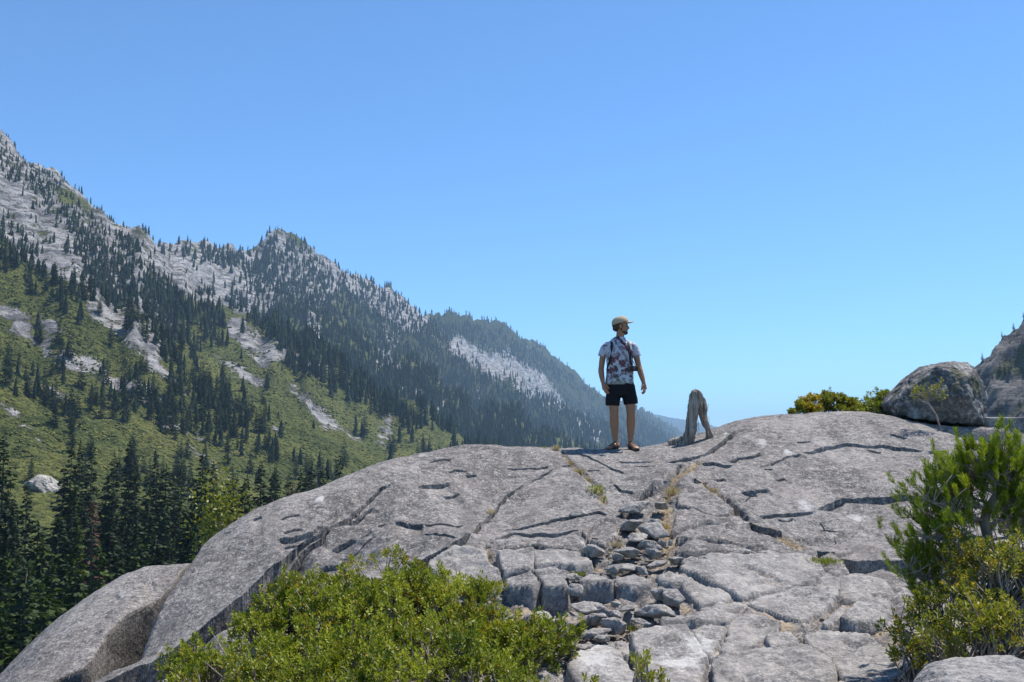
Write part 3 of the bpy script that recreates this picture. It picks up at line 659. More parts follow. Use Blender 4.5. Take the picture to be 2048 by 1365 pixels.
def low_z(x, y):
    sh = x.shape; x = x.ravel(); y = y.ravel(); z = tps_eval(FIT2, x, y)
    z = z + 0.03 * fbm2(x, y, 3, 12) + 0.010 * fbm2(x * 4, y * 4, 3, 15) + 0.0045 * fbm2(x * 14, y * 14, 3, 19)
    wx = x + 0.03 * pn2(x * 1.7, y * 1.7, 20); wy = y + 0.03 * pn2(x * 1.7, y * 1.7, 22)
    for W in C2:
        D, s, t = seg_dist(wx, wy, W); z -= .03 * sstep(-.005, .012, D * s) * np.exp(-D / .25) * sstep(0, .2, t) * (1 - sstep(.8, 1, t))
    D, s, t = seg_dist(wx, wy, E2, np.array([.6, -.8])); D2 = np.clip(D * s + .02, 0, None); z -= np.clip(5.5 * D2 ** 1.1, 0, 1.6)
    return z.reshape(sh)
V, F, r = polar_sheet(low_z, -0.66, -0.25, 370, np.linspace(8.2, 13.2, 290))
_D, _s, _t = seg_dist(V[:, 0] + 0.03 * pn2(V[:, 0] * 1.7, V[:, 1] * 1.7, 20), V[:, 1] + 0.03 * pn2(V[:, 0] * 1.7, V[:, 1] * 1.7, 22), E2, np.array([.6, -.8])); _dr = np.clip(5.5 * np.clip(_D * _s + .02, 0, None) ** 1.1, 0, 1.6)   # the sheet overhangs a hollow
V[:, 0] -= .62 * .5 * np.clip(_dr, 0, .9); V[:, 1] += .78 * .5 * np.clip(_dr, 0, .9)
link("dome", np_mesh("dome", V, F, M_ROCK, True, {"soil": np.zeros(len(V)), "white": np.zeros(len(V))}), parent=outcrop, label="lower whaleback of dark granite at the left edge")

# slabs: each a block of its own, its top following the lie of the rock
def slab(outline, lift=0.0, round_=.011, depth=.26, tilt=(0, 0), cell=.017, seed=0, cracks=()):
    W = hit_base([p[0] for p in outline], [p[1] for p in outline]); c = W.mean(0)
    W = c + (W - c) * (1 + 0.014 / (np.abs(W - c).max() + 1e-6))
    lo = W.min(0) - .10; hi = W.max(0) + .10; cell = max(cell, (hi - lo).max() / 150)
    gx = np.arange(lo[0], hi[0], cell); gy = np.arange(lo[1], hi[1], cell * 1.3); X, Y = np.meshgrid(gx, gy, indexing='ij')
    wx = X + .018 * fbm2(X * 4, Y * 4, 2, seed) ; wy = Y + .03 * fbm2(X * 4, Y * 4, 2, seed + 40)
    ins = inpoly(wx, wy, W); D, _, _ = seg_dist(wx, wy, np.r_[W, W[:1]]); sdn = np.where(ins, D, -D)
    Z = tps_eval(FIT, X, Y) + lift + tilt[0] * (X - c[0]) + tilt[1] * (Y - c[1])
    Z += .016 * fbm2(X * 2.2, Y * 2.2, 3, seed + 3) + .009 * fbm2(X * 9, Y * 9, 3, seed + 7) + .004 * fbm2(X * 30, Y * 30, 2, seed + 9)
    rr = round_ * (0.6 + 0.8 * np.abs(fbm2(X * 4, Y * 4, 2, seed + 11)))
    q = np.clip(1 - sdn / rr, 0, 1); Z -= rr * (1 - np.sqrt(np.clip(1 - q * q, 0, 1))) * 0.9
    for k, tr in enumerate(cracks):
        Wc = hit_base([p[0] for p in tr], [p[1] for p in tr]); Dc, s_, t_ = seg_dist(wx, wy, Wc); tp = sstep(0, .15, t_) * (1 - sstep(.85, 1, t_))
        Z -= tp * (.028 * sstep(-.006, .014, Dc * s_) * np.exp(-Dc / .2) + .03 * np.exp(-(Dc / .014) ** 2))
    out = np.clip(-sdn, 0, None); Z -= np.clip(out * 7, 0, depth) + np.where(out > 0, .01 * fbm2(X * 18, Y * 18, 2, seed + 17), 0)
    keepv = sdn > -depth / 7 - cell * 1.5
    idx = np.arange(X.size).reshape(X.shape); Fq = np.stack([idx[:-1, :-1], idx[1:, :-1], idx[1:, 1:], idx[:-1, 1:]], -1).reshape(-1, 4)
    kv = keepv.ravel(); Fq = Fq[kv[Fq].all(1)]; used = np.unique(Fq); mp = np.full(X.size, -1); mp[used] = np.arange(len(used))
    V = np.stack([X, Y, Z], -1).reshape(-1, 3)[used]; Wh = np.zeros(len(V))
    for cc, r_ in WW: Wh = np.maximum(Wh, np.exp(-(((V[:, 0] - cc[0]) / r_) ** 2 + ((V[:, 1] - cc[1]) / (1.6 * r_)) ** 2)))
    link("slab", np_mesh("slab", V, mp[Fq], M_SLAB if c[1] < 9.6 else M_ROCK, True, {"soil": np.zeros(len(V)), "white": Wh}), parent=outcrop)
SL = [
 (fF([(850, 285), (1190, 275), (1215, 400), (1195, 470), (1050, 500), (920, 515), (880, 430)]), {}), (fF([(1215, 285), (1380, 290), (1640, 300), (1740, 370), (1780, 410), (1700, 430), (1420, 415), (1240, 445), (1222, 390)]), {}),
 (fF([(1240, 220), (1330, 185), (1620, 165), (1690, 200), (1690, 270), (1600, 295), (1480, 265), (1250, 250)]), {}), (fF([(920, 230), (960, 200), (1160, 200), (1150, 240), (1060, 245), (1050, 260), (930, 260)]), {}),
 (fF([(930, 565), (1180, 508), (1270, 610), (1200, 650), (1000, 650), (945, 620)]), dict(round_=.03, depth=.42)), (fF([(1200, 495), (1430, 458), (1550, 500), (1530, 580), (1510, 660), (1330, 650), (1285, 600)]), dict(round_=.03, depth=.42)),
 (fF([(1660, 565), (1760, 510), (1900, 530), (1990, 570), (1960, 610), (1800, 600), (1680, 610)]), dict(round_=.035, depth=.42)), (fC([(925, 1165), (1080, 1142), (1170, 1160), (1190, 1200), (1080, 1220), (950, 1215)]), dict(round_=.045, depth=.42)),
 (fF([(180, 470), (200, 400), (420, 240), (560, 225), (750, 265), (755, 400), (860, 480), (910, 590), (800, 640), (430, 600), (270, 540)]), dict(cracks=[fF([(200, 420), (300, 340), (480, 250), (700, 250)]), fF([(380, 440), (560, 410), (760, 410)]), fF([(420, 270), (560, 265), (740, 260)])])),
 (fC([(700, 870), (760, 790), (850, 720), (940, 745), (930, 830), (840, 905)]), {}), (fC([(660, 800), (700, 740), (770, 700), (850, 705), (750, 785), (690, 850)]), {}),
 (fC([(1560, 420), (1640, 470), (1760, 550), (1860, 640), (1830, 700), (1690, 690), (1560, 620), (1430, 600), (1430, 500), (1500, 430)]), dict(cracks=[fC([(1430, 610), (1500, 620), (1580, 620)]), fC([(1730, 630), (1790, 660)])])),
 (fC([(1430, 640), (1560, 640), (1690, 710), (1850, 720), (1700, 745), (1500, 770), (1370, 800), (1380, 760)]), {}), (fC([(1690, 700), (1760, 680), (1850, 700), (1840, 740), (1700, 740)]), {}),
 (fE([(740, 112), (800, 62), (1025, 18), (1020, 60), (975, 112), (820, 122)]), {}), (fE([(1000, 85), (1050, 28), (1180, 52), (1300, 102), (1430, 165), (1415, 188), (1200, 150), (1000, 125)]), {}),
 (fE([(735, 190), (840, 122), (930, 145), (1100, 150), (1200, 180), (1000, 195), (850, 195)]), {}), (fE([(1210, 185), (1300, 172), (1420, 195), (1300, 205)]), {}),
 (fE([(760, 290), (950, 212), (1180, 200), (1450, 200), (1540, 220), (1600, 282), (1545, 350), (1400, 380), (1200, 430), (1120, 455), (1050, 415), (860, 328)]), dict(cracks=[fE([(1080, 270), (1160, 280), (1260, 300), (1330, 250)]), fE([(1130, 395), (1280, 350), (1330, 330)]), fE([(1200, 310), (1300, 305)])])),
 (fE([(620, 330), (700, 305), (850, 335), (1055, 425), (1060, 450), (880, 490), (810, 440), (770, 370), (650, 360)]), dict(round_=.06, cracks=[fE([(830, 330), (920, 350), (990, 360)])])),
 (fE([(1150, 475), (1250, 435), (1450, 390), (1690, 402), (1690, 450), (1600, 520), (1470, 588), (1300, 540), (1190, 500)]), dict(round_=.035)), (fE([(885, 520), (1000, 482), (1110, 468), (1130, 510), (1090, 530), (900, 538)]), {}),
 (fE([(645, 578), (790, 555), (960, 528), (1120, 555), (1040, 598), (900, 600), (780, 602), (655, 605)]), dict(round_=.035)), (fE([(1130, 562), (1240, 552), (1345, 600), (1335, 630), (1270, 680), (1150, 740), (1050, 785), (1000, 760), (1035, 660), (1055, 600)]), dict(cracks=[fE([(1130, 600), (1220, 605), (1280, 640)]), fE([(1230, 600), (1290, 610), (1310, 640)])])),
 (fE([(835, 642), (900, 612), (1025, 622), (1008, 700), (930, 778), (885, 740)]), {}), (fE([(470, 682), (600, 632), (805, 622), (865, 730), (915, 790), (900, 870), (850, 980), (600, 980), (500, 760)]), dict(cracks=[fE([(660, 700), (690, 725)]), fE([(670, 770), (760, 840)])])),
 (fE([(120, 790), (220, 742), (380, 722), (430, 800), (480, 880), (560, 1000), (200, 1000), (110, 880)]), dict(round_=.045)), (fE([(1275, 692), (1400, 662), (1440, 700), (1430, 738), (1290, 748)]), {}),
 (fE([(950, 835), (1050, 792), (1300, 752), (1500, 742), (1640, 812), (1670, 900), (1600, 1000), (980, 1000)]), dict(cracks=[fE([(980, 900), (1050, 960), (1180, 920)])])), (fE([(1485, 672), (1600, 652), (1850, 662), (1970, 740), (2060, 900), (2020, 1000), (1780, 1000), (1650, 795), (1535, 740)]), dict(cracks=[fE([(1700, 700), (1850, 715)])])),
 (fE([(1705, 600), (1755, 520), (1835, 462), (1950, 462), (2010, 500), (1950, 600), (1760, 622)]), dict(round_=.035)), (fE([(1600, 612), (1640, 552), (1730, 495), (1690, 600), (1640, 620)]), {}), (fE([(1620, 295), (1750, 285), (1940, 305), (2010, 380), (1850, 392), (1700, 398)]), dict(lift=-.06)),
 (fE([(1700, 410), (1800, 405), (1860, 400), (1900, 430), (1830, 450), (1720, 450)]), dict(lift=-.03)), (fE([(1560, 350), (1610, 290), (1700, 340), (1690, 390), (1560, 372)]), dict(lift=-.03)), (fE([(300, 720), (420, 670), (470, 690), (490, 740), (430, 760), (390, 715)]), dict(lift=-.04)),
 (fE([(440, 520), (560, 480), (600, 500), (600, 560), (500, 560)]), dict(lift=-.05)), (fE([(1660, 950), (1700, 860), (1760, 1000), (1690, 1010)]), dict(lift=-.05))]
for k, (o, kw) in enumerate(SL):
    kw = dict(kw); kw.setdefault('lift', float(rng.normal(0, .010))); slab(o, seed=100 + 3 * k, tilt=tuple(rng.normal(0, .015, 2)), **kw)

# ------------------------------------------------------------------ loose stones and boulders
def ico(sub):
    import bmesh
    bm = bmesh.new(); bmesh.ops.create_icosphere(bm, subdivisions=sub, radius=1.0); bm.verts.ensure_lookup_table()
    V = np.array([v.co[:] for v in bm.verts]); F = np.array([[v.index for v in f.verts] for f in bm.faces]); bm.free(); return V, F
ICO = {k: ico(k) for k in (3, 4, 6)}
def stone_shape(sub, planes, soft=14, amp=.05, seed=0):
    """a rounded convex body cut by planes (normal, distance)"""
    D, F = ICO[sub]; N = np.array([p[0] for p in planes], float); N /= np.linalg.norm(N, axis=1)[:, None]; h = np.array([p[1] for p in planes])
    c = np.clip(D @ N.T, 1e-3, None) / h; r = 1 / (c ** soft).sum(1) ** (1 / soft)
    P = D * r[:, None]
    P = P * (1 + amp * fb3(P * 2.2, 3, seed)[:, None] + amp * .45 * fb3(P * 7, 3, seed + 5)[:, None] + (amp * .25 * fb3(P * 22, 2, seed + 7)[:, None] if sub > 4 else 0)); return P, F
def rnd_planes(r, n=13, flat=.75):
    out = [((0, 0, 1), flat), ((0, 0, -1), flat)]
    for _ in range(n):
        v = r.normal(size=3); out.append((v, r.uniform(.72, 1.0)))
    return out
STONE_M = []
for k in range(8):
    P, F = stone_shape(4, rnd_planes(np.random.default_rng(200 + k), 9), 34, .085, k); STONE_M.append(np_mesh("stone", P, F, M_STONE))
# traced stones: (px, py of the middle, half width px, half height px, material)
f5 = lambda x, y, r, h=None, m=None: (1100 + x * .3418, 1040 + y * .3418, r * .3418, (h or r) * .3418, m)
ST = [f5(730, 445, 72, 62), f5(650, 425, 50, 48), f5(640, 530, 72, 48), f5(385, 612, 70, 58), f5(275, 512, 66, 34), f5(265, 575, 52, 45), f5(135, 400, 46, 44), f5(140, 330, 38, 24, M_WHITE), f5(250, 172, 62, 48), f5(470, 185, 62, 40),
      f5(570, 140, 42, 36), f5(612, 190, 44, 34), f5(545, 292, 36, 30), f5(740, 235, 46, 32), f5(838, 235, 54, 28), f5(910, 228, 34, 26), f5(395, 210, 38, 28), f5(655, 132, 22, 28), f5(515, 95, 66, 28), f5(600, 50, 80, 55),
      f5(470, 25, 60, 42), f5(260, 665, 60, 32), f5(430, 275, 60, 26), f5(380, 285, 22, 24), f5(300, 690, 55, 26), f5(380, 490, 30, 22, M_WHITE), f5(520, 590, 45, 16), f5(460, 515, 50, 20), f5(705, 130, 16, 22), f5(640, 255, 40, 20),
      (1065, 1088, 10, 8, M_WHITE), (1085, 1237, 34, 17, M_WHITE), (1180, 1215, 32, 14, None), (1120, 1245, 14, 12, None), (1230, 1228, 12, 10, M_WHITE), (1310, 1045, 15, 12, None), (1270, 1012, 26, 14, None), (1320, 1010, 14, 10, None), (1160, 1025, 15, 9, None), (1135, 1275, 12, 10, None), (1165, 1295, 22, 9, None)]
order = sorted(range(len(ST)), key=lambda i: ST[i][1])
for rank, i in enumerate(order):
    px, py, rw, rh, m = ST[i]; foot = hit_base(px, py + rh * .55)[0]; Y = foot[1]; k = Y / FPX
    zc = at(px, py, np.float64(Y))[2]; a, b = rw * k * .88, rh * k * .98
    me = STONE_M[i % 8]
    if m is not None: me = me.copy(); me.materials.clear(); me.materials.append(m)
    col = "pale" if m is not None else "grey"
    link("stone", me, loc=(foot[0], Y + a * .35, zc - b * .22), rotz=float(rng.uniform(0, 6.28)), scale=(a, a * .85, b),
         label=f"{col} rounded granite stone in the gully, {ordinal(rank + 1)} counting from its upper end", cat="stone", group="loose stones in the gully")
# small rubble between them
rb = []
ZL = ["among the rubble in the middle of the gully", "between the rounded stones above the block faces", "at the foot of the dark block faces", "in the litter between the pale slabs by the manzanita", "in the straw at the gully head"]
for zi, (zone, num, lo, hi) in enumerate([([(1190, 1060), (1330, 1040), (1345, 1100), (1180, 1120)], 80, 2.5, 7), ([(1160, 1120), (1300, 1110), (1300, 1135), (1150, 1150)], 44, 2.5, 6), ([(1120, 1225), (1290, 1215), (1300, 1250), (1140, 1300)], 60, 2.5, 8), ([(1590, 1215), (1680, 1180), (1760, 1170), (1740, 1200), (1640, 1250)], 16, 3, 7), ([(1320, 960), (1350, 960), (1340, 1040), (1300, 1040)], 12, 2, 5)]):
    z_ = np.array(zone, float); c = 0
    while c < num:
        p = rng.uniform(z_.min(0), z_.max(0))
        if inpoly(p[0], p[1], zone): rb.append((p[0], p[1], rng.uniform(lo, hi) * rng.uniform(.6, 1), zi)); c += 1
for q, (px, py, r_, zi) in enumerate(rb):
    w = hit_base(px, py)[0]; k = w[1] / FPX; a = r_ * k; z = float(rock_z(np.array([w[0]]), np.array([w[1]]))[0])
    link("pebble", STONE_M[q % 8], loc=(w[0], w[1], z + a * .35), rotz=float(rng.uniform(0, 6.28)), scale=(a * rng.uniform(.9, 1.4), a, a * rng.uniform(.5, .85)),
         label="small grey stone " + ZL[zi], cat="stone", group="small stones " + ZL[zi])

# erratic boulder perched beside the dome
bx = at(1868, 790, np.float64(14.2)); kb = 14.2 / FPX
def pl(ax, az, ay, x, y): return ((ax, ay, az), x)
BP = []
out = np.array([(1773, 808), (1781, 793), (1803, 772), (1832, 743), (1866, 724), (1898, 716), (1938, 718), (1950, 738), (1960, 768), (1966, 790), (1961, 818), (1950, 850), (1905, 853), (1862, 846), (1822, 842), (1786, 832)], float)
pts = np.stack([(out[:, 0] - 1868) * kb, -(out[:, 1] - 790) * kb], -1)
for i in range(len(pts)):
    a, b = pts[i], pts[(i + 1) % len(pts)]; e = b - a; nn = np.array([-e[1], e[0]]); nn /= np.linalg.norm(nn)
    if nn @ (a + b) < 0: nn = -nn
    BP.append(((nn[0], 0.0, nn[1]), max(.12, float(nn @ (a + b) / 2))))
BP += [((-.15, -1, .45), .50), ((.0, 1, .1), .62), ((.75, -.75, .12), .56), ((-.6, -.8, -.1), .52), ((-.1, -.85, -.6), .50), ((.2, -.5, .85), .50), ((-.5, .6, .5), .62), ((.5, .6, .5), .62)]
P, F = stone_shape(6, BP, 70, .05, 3); P = P * (1 - .07 * np.clip(.55 - np.abs(fb3(P * 4.5, 3, 21)) * 2.2, 0, 1) - .035 * np.clip(.5 - np.abs(fb3(P * 12, 2, 25)) * 2, 0, 1))[:, None]
link("boulder", np_mesh("boulder", P, F, M_BOULD), loc=at(1874, 792, np.float64(14.65)), label="big angular grey boulder with dark lichen perched on the dome by the shrub", cat="boulder")
# ledge block behind it and the boulder in the front corner
P, F = stone_shape(6, [((0, 0, 1), .26), ((0, 0, -1), .5), ((-1, -.1, 0), .62), ((1, 0, 0), .9), ((0, -1, .05), .5), ((0, 1, 0), .8), ((-.7, -.7, 0), .72)], 40, .03, 8)
link("ledge_rock", np_mesh("ledge_rock", P, F, M_SLAB, True, {"soil": np.zeros(len(P)), "white": np.zeros(len(P))}), loc=at(2040, 868, np.float64(14.3)) + np.array([.1, .5, -.02]), label="flat-topped granite ledge behind the perched boulder at the right edge", cat="rock")
P, F = stone_shape(6, [((0, 0, 1), .42), ((-.5, -.1, .9), .43), ((-1, -.2, .3), .62), ((1, 0, 0), 1.0), ((0, -1, .3), .5), ((0, 1, 0), .6), ((0, 0, -1), .6), ((.3, -.3, 1), .46), ((-.7, .5, .4), .6)], 9, .05, 13)
link("boulder", np_mesh("boulder", P, F, M_CORNER), loc=at(2010, 1440, np.float64(4.6)) + np.array([0.02, .3, -.16]), scale=(.62, .6, .75), label="pale rounded granite boulder in the lower right corner below the shrub", cat="boulder")
# ------------------------------------------------------------------ conifers
def conifer(seed, H=28.0, R=2.6, levels=46, per=8, sprays=7, low=0.06, power=.75, droop=.35, bare=0.0, sizek=1.0):
    """one fir: trunk + crown of small needle sprays on whorled boughs"""
    r = np.random.default_rng(seed); P, D, N, L, W, T = [], [], [], [], [], []
    lean = r.normal(0, .012, 2)
    twigs = []
    for k in range(levels):
        f = (k + r.uniform(-.3, .3)) / levels; f = min(max(f, 0), .995); zlev = z = H * (low + (1 - low) * f)
        rad = R * (1 - f) ** power * r.uniform(.75, 1.15) + .12
        if f < .12: rad *= .55 + f * 3.7
        nb = max(4, int(per * (0.6 + .5 * (1 - f)))); a0 = r.uniform(0, 6.28)
        for b in range(nb):
            if r.random() < bare: continue
            z = min(H * .99, max(H * low, zlev + r.normal(0, .75) * H / levels)); a = a0 + b * 6.283 / nb + r.normal(0, .3); rl = rad * r.uniform(.5, 1.25); dv = np.array([math.cos(a), math.sin(a), 0])
            up = .25 - droop * (1 - f) - r.uniform(0, .25); m = max(2, int(sprays * (0.35 + .65 * rl / R)))
            if r.random() < .35: twigs.append(([np.array([lean[0] * z, lean[1] * z, z]), np.array([lean[0] * z, lean[1] * z, z]) + dv * rl * .8 + np.array([0, 0, up * rl * .8])], [.05, .015]))
            for i in range(m):
                t = (i + r.uniform(.2, .9)) / m; t = .18 + .82 * t
                p = np.array([lean[0] * z, lean[1] * z, z]) + dv * rl * t + np.array([0, 0, up * rl * t - .10 * rl * t * t])
                sa = a + r.normal(0, .75); d = np.array([math.cos(sa), math.sin(sa), r.uniform(-.75, .15)])
                s = sizek * (0.34 + .24 * rl) * r.uniform(.7, 1.3) * (1.1 - .35 * t)
                P.append(p - d * s * .3); D.append(d); N.append(np.array([r.normal(0, .5), r.normal(0, .5), 1])); L.append(s * 1.35); W.append(s * .78); T.append(np.clip(r.normal(.42, .2) + .25 * (t - .5), 0, .89 if r.random() < .9 else 1))
        pass
    for i in range(8):   # leader
        z = H * (0.985 + .004 * i); P.append(np.array([lean[0] * z, lean[1] * z, z - .35])); d = np.array([r.normal(0, .25), r.normal(0, .25), 1]); D.append(d); N.append(r.normal(size=3)); L.append(.55); W.append(.14); T.append(.6)
    V, F = leaves(np.array(P), np.array(D), np.array(N), np.array(L), np.array(W), .12)
    zz = np.linspace(-1.5, H * .99, 9); tp = np.stack([lean[0] * zz, lean[1] * zz, zz], -1); tr = np.clip(.011 * H * (1 - zz / H) ** .9 + .02, .02, None)
    tv, tf = tubes([(tp, tr)] + twigs, 5)
    return (V, F, np.repeat(T, 4)), (tv, tf)
def make_tree(name, seed, mat, label, cat, **kw):
    (V, F, T), (tv, tf) = conifer(seed, **kw)
    e = link(name, None, label=label, cat=cat)
    link("trunk", np_mesh("trunk", tv, tf, M_BARK), parent=e)
    link("crown", np_mesh("crown", V, F, mat, True, {"tint": T}), parent=e)
    return e
def use(proto, used, loc, rz, s, label, group):
    if id(proto) not in used:
        used.add(id(proto)); proto.location = [float(c) for c in loc]; proto.rotation_euler = (0, 0, rz); proto.scale = [float(c) for c in s]; proto["label"] = label; proto["group"] = group; return proto
    return copy_tree(proto, loc, rz, s, label, group)
used = set()
GN = "tall firs of the forest behind the dome"
NEAR = [make_tree("fir_tree", 300 + k, M_FIR, "fir", "tree", H=28.0, R=r_, levels=lv, per=10, sprays=10, power=pw, droop=dr) for k, (r_, lv, pw, dr) in enumerate([(3.7, 50, .75, .35), (3.1, 54, .7, .45), (4.2, 46, .85, .3), (3.4, 52, .65, .5)])]
NEARG = [make_tree("cedar_tree", 320 + k, M_FIRG, "cedar", "tree", H=26.0, R=r_, levels=54, per=10, sprays=10, power=.9, droop=.15, low=.02) for k, r_ in enumerate([4.2, 3.7])]
NEARR = make_tree("dying_fir_tree", 330, M_FIRR, "reddish half-dead fir among the dark forest trees left of the dome", "tree", H=28.0, R=3.2, levels=46, per=9, sprays=8, bare=.25)
f0 = lambda x, y: (x * .3553, 880 + y * .3553)
# (top px, top py, distance, kind)
TR = [(14, 862, 190, 0), (*f0(395, 55), 205, 0), (*f0(462, 15), 225, 0), (*f0(520, 5), 235, 1), (*f0(640, 75), 215, 0), (*f0(745, 20), 260, 2), (*f0(757, 158), 190, 0), (*f0(832, 178), 240, 1), (*f0(890, 88), 235, 0),
      (*f0(925, 150), 215, 2), (*f0(1030, 138), 235, 0), (*f0(1145, 80), 225, 2), (*f0(1212, 128), 245, 1), (*f0(1062, 395), 150, 0), (*f0(1330, 215), 260, 1), (*f0(1385, 260), 250, 0), (*f0(95, 430), 135, 0),
      (*f0(205, 480), 120, 3), (*f0(405, 255), 165, 4), (*f0(455, 505), 112, 5), (*f0(540, 358), 150, 6), (*f0(605, 430), 175, 0), (*f0(1100, 470), 140, 1), (*f0(968, 555), 135, 1), (*f0(30, 640), 105, 4),
      (*f0(120, 940), 88, 5), (*f0(20, 880), 92, 4), (*f0(700, 330), 170, 1), (*f0(850, 360), 160, 0), (*f0(330, 420), 140, 2), (*f0(270, 560), 118, 4), (*f0(560, 600), 110, 5), (*f0(660, 560), 130, 0), (*f0(800, 590), 125, 2), (*f0(380, 700), 100, 4),
      (*f0(180, 720), 100, 5), (*f0(480, 330), 170, 0), (*f0(1240, 300), 190, 0), (*f0(980, 300), 190, 1), (*f0(1140, 330), 180, 0), (*f0(60, 330), 160, 1), (*f0(600, 200), 230, 0),
      (523, 928, 215, 0), (540, 955, 185, 2), (556, 940, 225, 0), (576, 950, 205, 1), (602, 940, 225, 2), (626, 933, 215, 0), (641, 937, 240, 1), (655, 944, 215, 0), (679, 917, 230, 0), (592, 968, 190, 6), (500, 955, 190, 1), (488, 970, 175, 0), (470, 990, 160, 0), (612, 955, 200, 0), (40, 1130, 80, 3), (300, 975, 215, 0), (350, 960, 230, 2), (395, 965, 225, 0), (430, 975, 205, 1), (455, 958, 220, 0), (230, 985, 175, 0), (180, 960, 205, 2), (125, 945, 225, 0), (60, 960, 170, 1), (330, 1010, 160, 0), (380, 1020, 150, 2), (280, 1030, 150, 0), (140, 1010, 150, 0), (25, 985, 150, 2), (215, 1060, 125, 0), (310, 1075, 120, 2), (260, 1110, 110, 4), (110, 1120, 95, 5), (165, 1150, 90, 0), (75, 1180, 85, 4), (10, 1230, 75, 5), (90, 1255, 72, 4), (-25, 1000, 110, 0), (-20, 1180, 80, 4)]
row = sorted(range(len(TR)), key=lambda i: TR[i][0])
for rank, i in enumerate(row):
    px, py, Y, k = TR[i]; p = at(px, py, np.float64(Y)); zb = float(ter_z(np.array([p[0]]), np.array([p[1]]))[0]); h = max(9.0, p[2] - zb)
    zb = p[2] - h if h > p[2] - zb else zb
    kind, proto = (("dark green fir", NEAR[(i * 7 + k) % 4]) if k in (0, 1, 2) else ("mid green fir", NEAR[i % 4]) if k == 3 else ("light green cedar", NEARG[k - 4]) if k in (4, 5) else ("reddish half-dead fir", NEARR))
    wdt = (h / 28.0) ** .6 * 1.2 * {0: 1.0, 1: .82, 2: 1.15, 3: 1.2, 4: 1.0, 5: 1.0, 6: .95}[k] * (1 + .12 * math.sin(i * 2.3)); hh = 28.0 if k not in (4, 5) else 26.0
    use(proto, used, (p[0], p[1], zb), (i * 2.399) % 6.28, (wdt, wdt, h / hh), f"{kind} in the forest left of the dome, {ordinal(rank + 1)} tip from the left", GN)

# broad-leaved sapling catching the light at the foot of the dome
rs = np.random.default_rng(9); nL = 1500
c0 = at(440, 1045, np.float64(60.0)); P = rs.normal(size=(nL, 3)) * np.array([.75, .75, 1.3]); D = rs.normal(size=(nL, 3)) + np.array([0, 0, .5]); V, F = leaves(P, D, rs.normal(size=(nL, 3)), rs.uniform(.16, .34, nL), rs.uniform(.10, .2, nL))
e = link("maple_tree", None, loc=c0, label="small bright green leafy tree in front of the dark firs beside the dome", cat="tree")
link("crown", np_mesh("crown", V, F, M_SHRUBY, True, {"tint": np.repeat(rs.uniform(0, .9, nL), 4)}), parent=e)
gz0 = float(ter_z(np.array([c0[0]]), np.array([c0[1]]))[0]) - c0[2]
tv, tf = tubes([(np.array([[0, 0, gz0 - .5], [.1, 0, gz0 * .5], [0, 0, 0], [0, .05, 1.2]]), [.14, .11, .06, .02])] + [(np.array([[0, 0, -.8], [math.cos(a) * .5, math.sin(a) * .5, .3]]), [.04, .015]) for a in (0, 1.3, 2.6, 4, 5.2)], 5)
link("trunk", np_mesh("trunk", tv, tf, M_TWIG), parent=e)

# slope trees: where the photograph shows them, thick on the shaded flanks and thin on the brush and granite
def dens(px, py):
    d = 0.20 + 0 * px
    for (a, b, c, e_, w, v) in [(560, 560, 700, 700, 75, .95), (700, 620, 860, 760, 75, 1.0), (860, 660, 1000, 680, 40, 1.0), (760, 780, 960, 880, 60, .8), (600, 700, 760, 780, 45, 1.0), (900, 760, 1060, 880, 60, .85), (1020, 690, 1330, 840, 28, 1.0),
                              (1060, 820, 1340, 880, 45, .9), (320, 690, 430, 800, 50, .75), (60, 700, 330, 850, 55, .7), (100, 430, 300, 640, 50, .62), (0, 480, 130, 600, 45, .6), (40, 330, 230, 440, 40, .75), (250, 480, 480, 520, 25, .8), (480, 590, 560, 660, 35, .8), (0, 280, 60, 360, 40, .6), (500, 485, 640, 540, 40, .55), (330, 780, 520, 900, 45, .6), (280, 560, 420, 640, 40, .45), (560, 860, 700, 930, 40, .35), (0, 720, 130, 800, 50, .55)]:
        d = np.maximum(d, v * blob(px, py, a, b, c, e_, w))
    for (a, b, c, e_, w, v) in [(915, 690, 1090, 775, 20, .12), (330, 535, 480, 575, 30, .22), (0, 390, 110, 470, 36, .12), (90, 520, 140, 540, 30, .06), (560, 790, 900, 900, 26, .10), (0, 600, 230, 720, 26, .28), (470, 655, 530, 710, 26, .1), (640, 830, 740, 920, 20, .08), (60, 850, 130, 1000, 40, .03), (230, 680, 330, 780, 22, .15), (430, 720, 620, 800, 34, .16)]:
        d = d * (1 - (1 - v) * blob(px, py, a, b, c, e_, w))
    return d
NC = 38000
cx = rng.uniform(-60, 1360, NC); cyp = np.interp(cx, SILX, SILY) + rng.uniform(-1, 1, NC) ** 2 * 0 + rng.uniform(0, 1, NC) * np.clip(1000 - np.interp(cx, SILX, SILY), 10, 700)
hx, hy, hz, ok = ter_hit(cx, cyp)
acc = ok & (rng.random(NC) < dens(cx, cyp) * np.where(hy > 2000, 1.0, np.clip((hy / 2000) ** 1.9, .05, 1)) * np.where(hy > 1700, 0.55 + .9 * sstep(-.25, .3, fbm2(hx / 90, hy / 90, 3, 88)), np.where(hz > 110, 1.6 + 2.2 * sstep(-.3, .3, fbm2(hx / 60, hy / 60, 3, 88)), 1.4 * sstep(-.10, .30, fbm2(hx / 75, hy / 75, 3, 88)) + .30))) & (hy > 330)
hx, hy, hz, cx, cyp = hx[acc], hy[acc], hz[acc], cx[acc], cyp[acc]
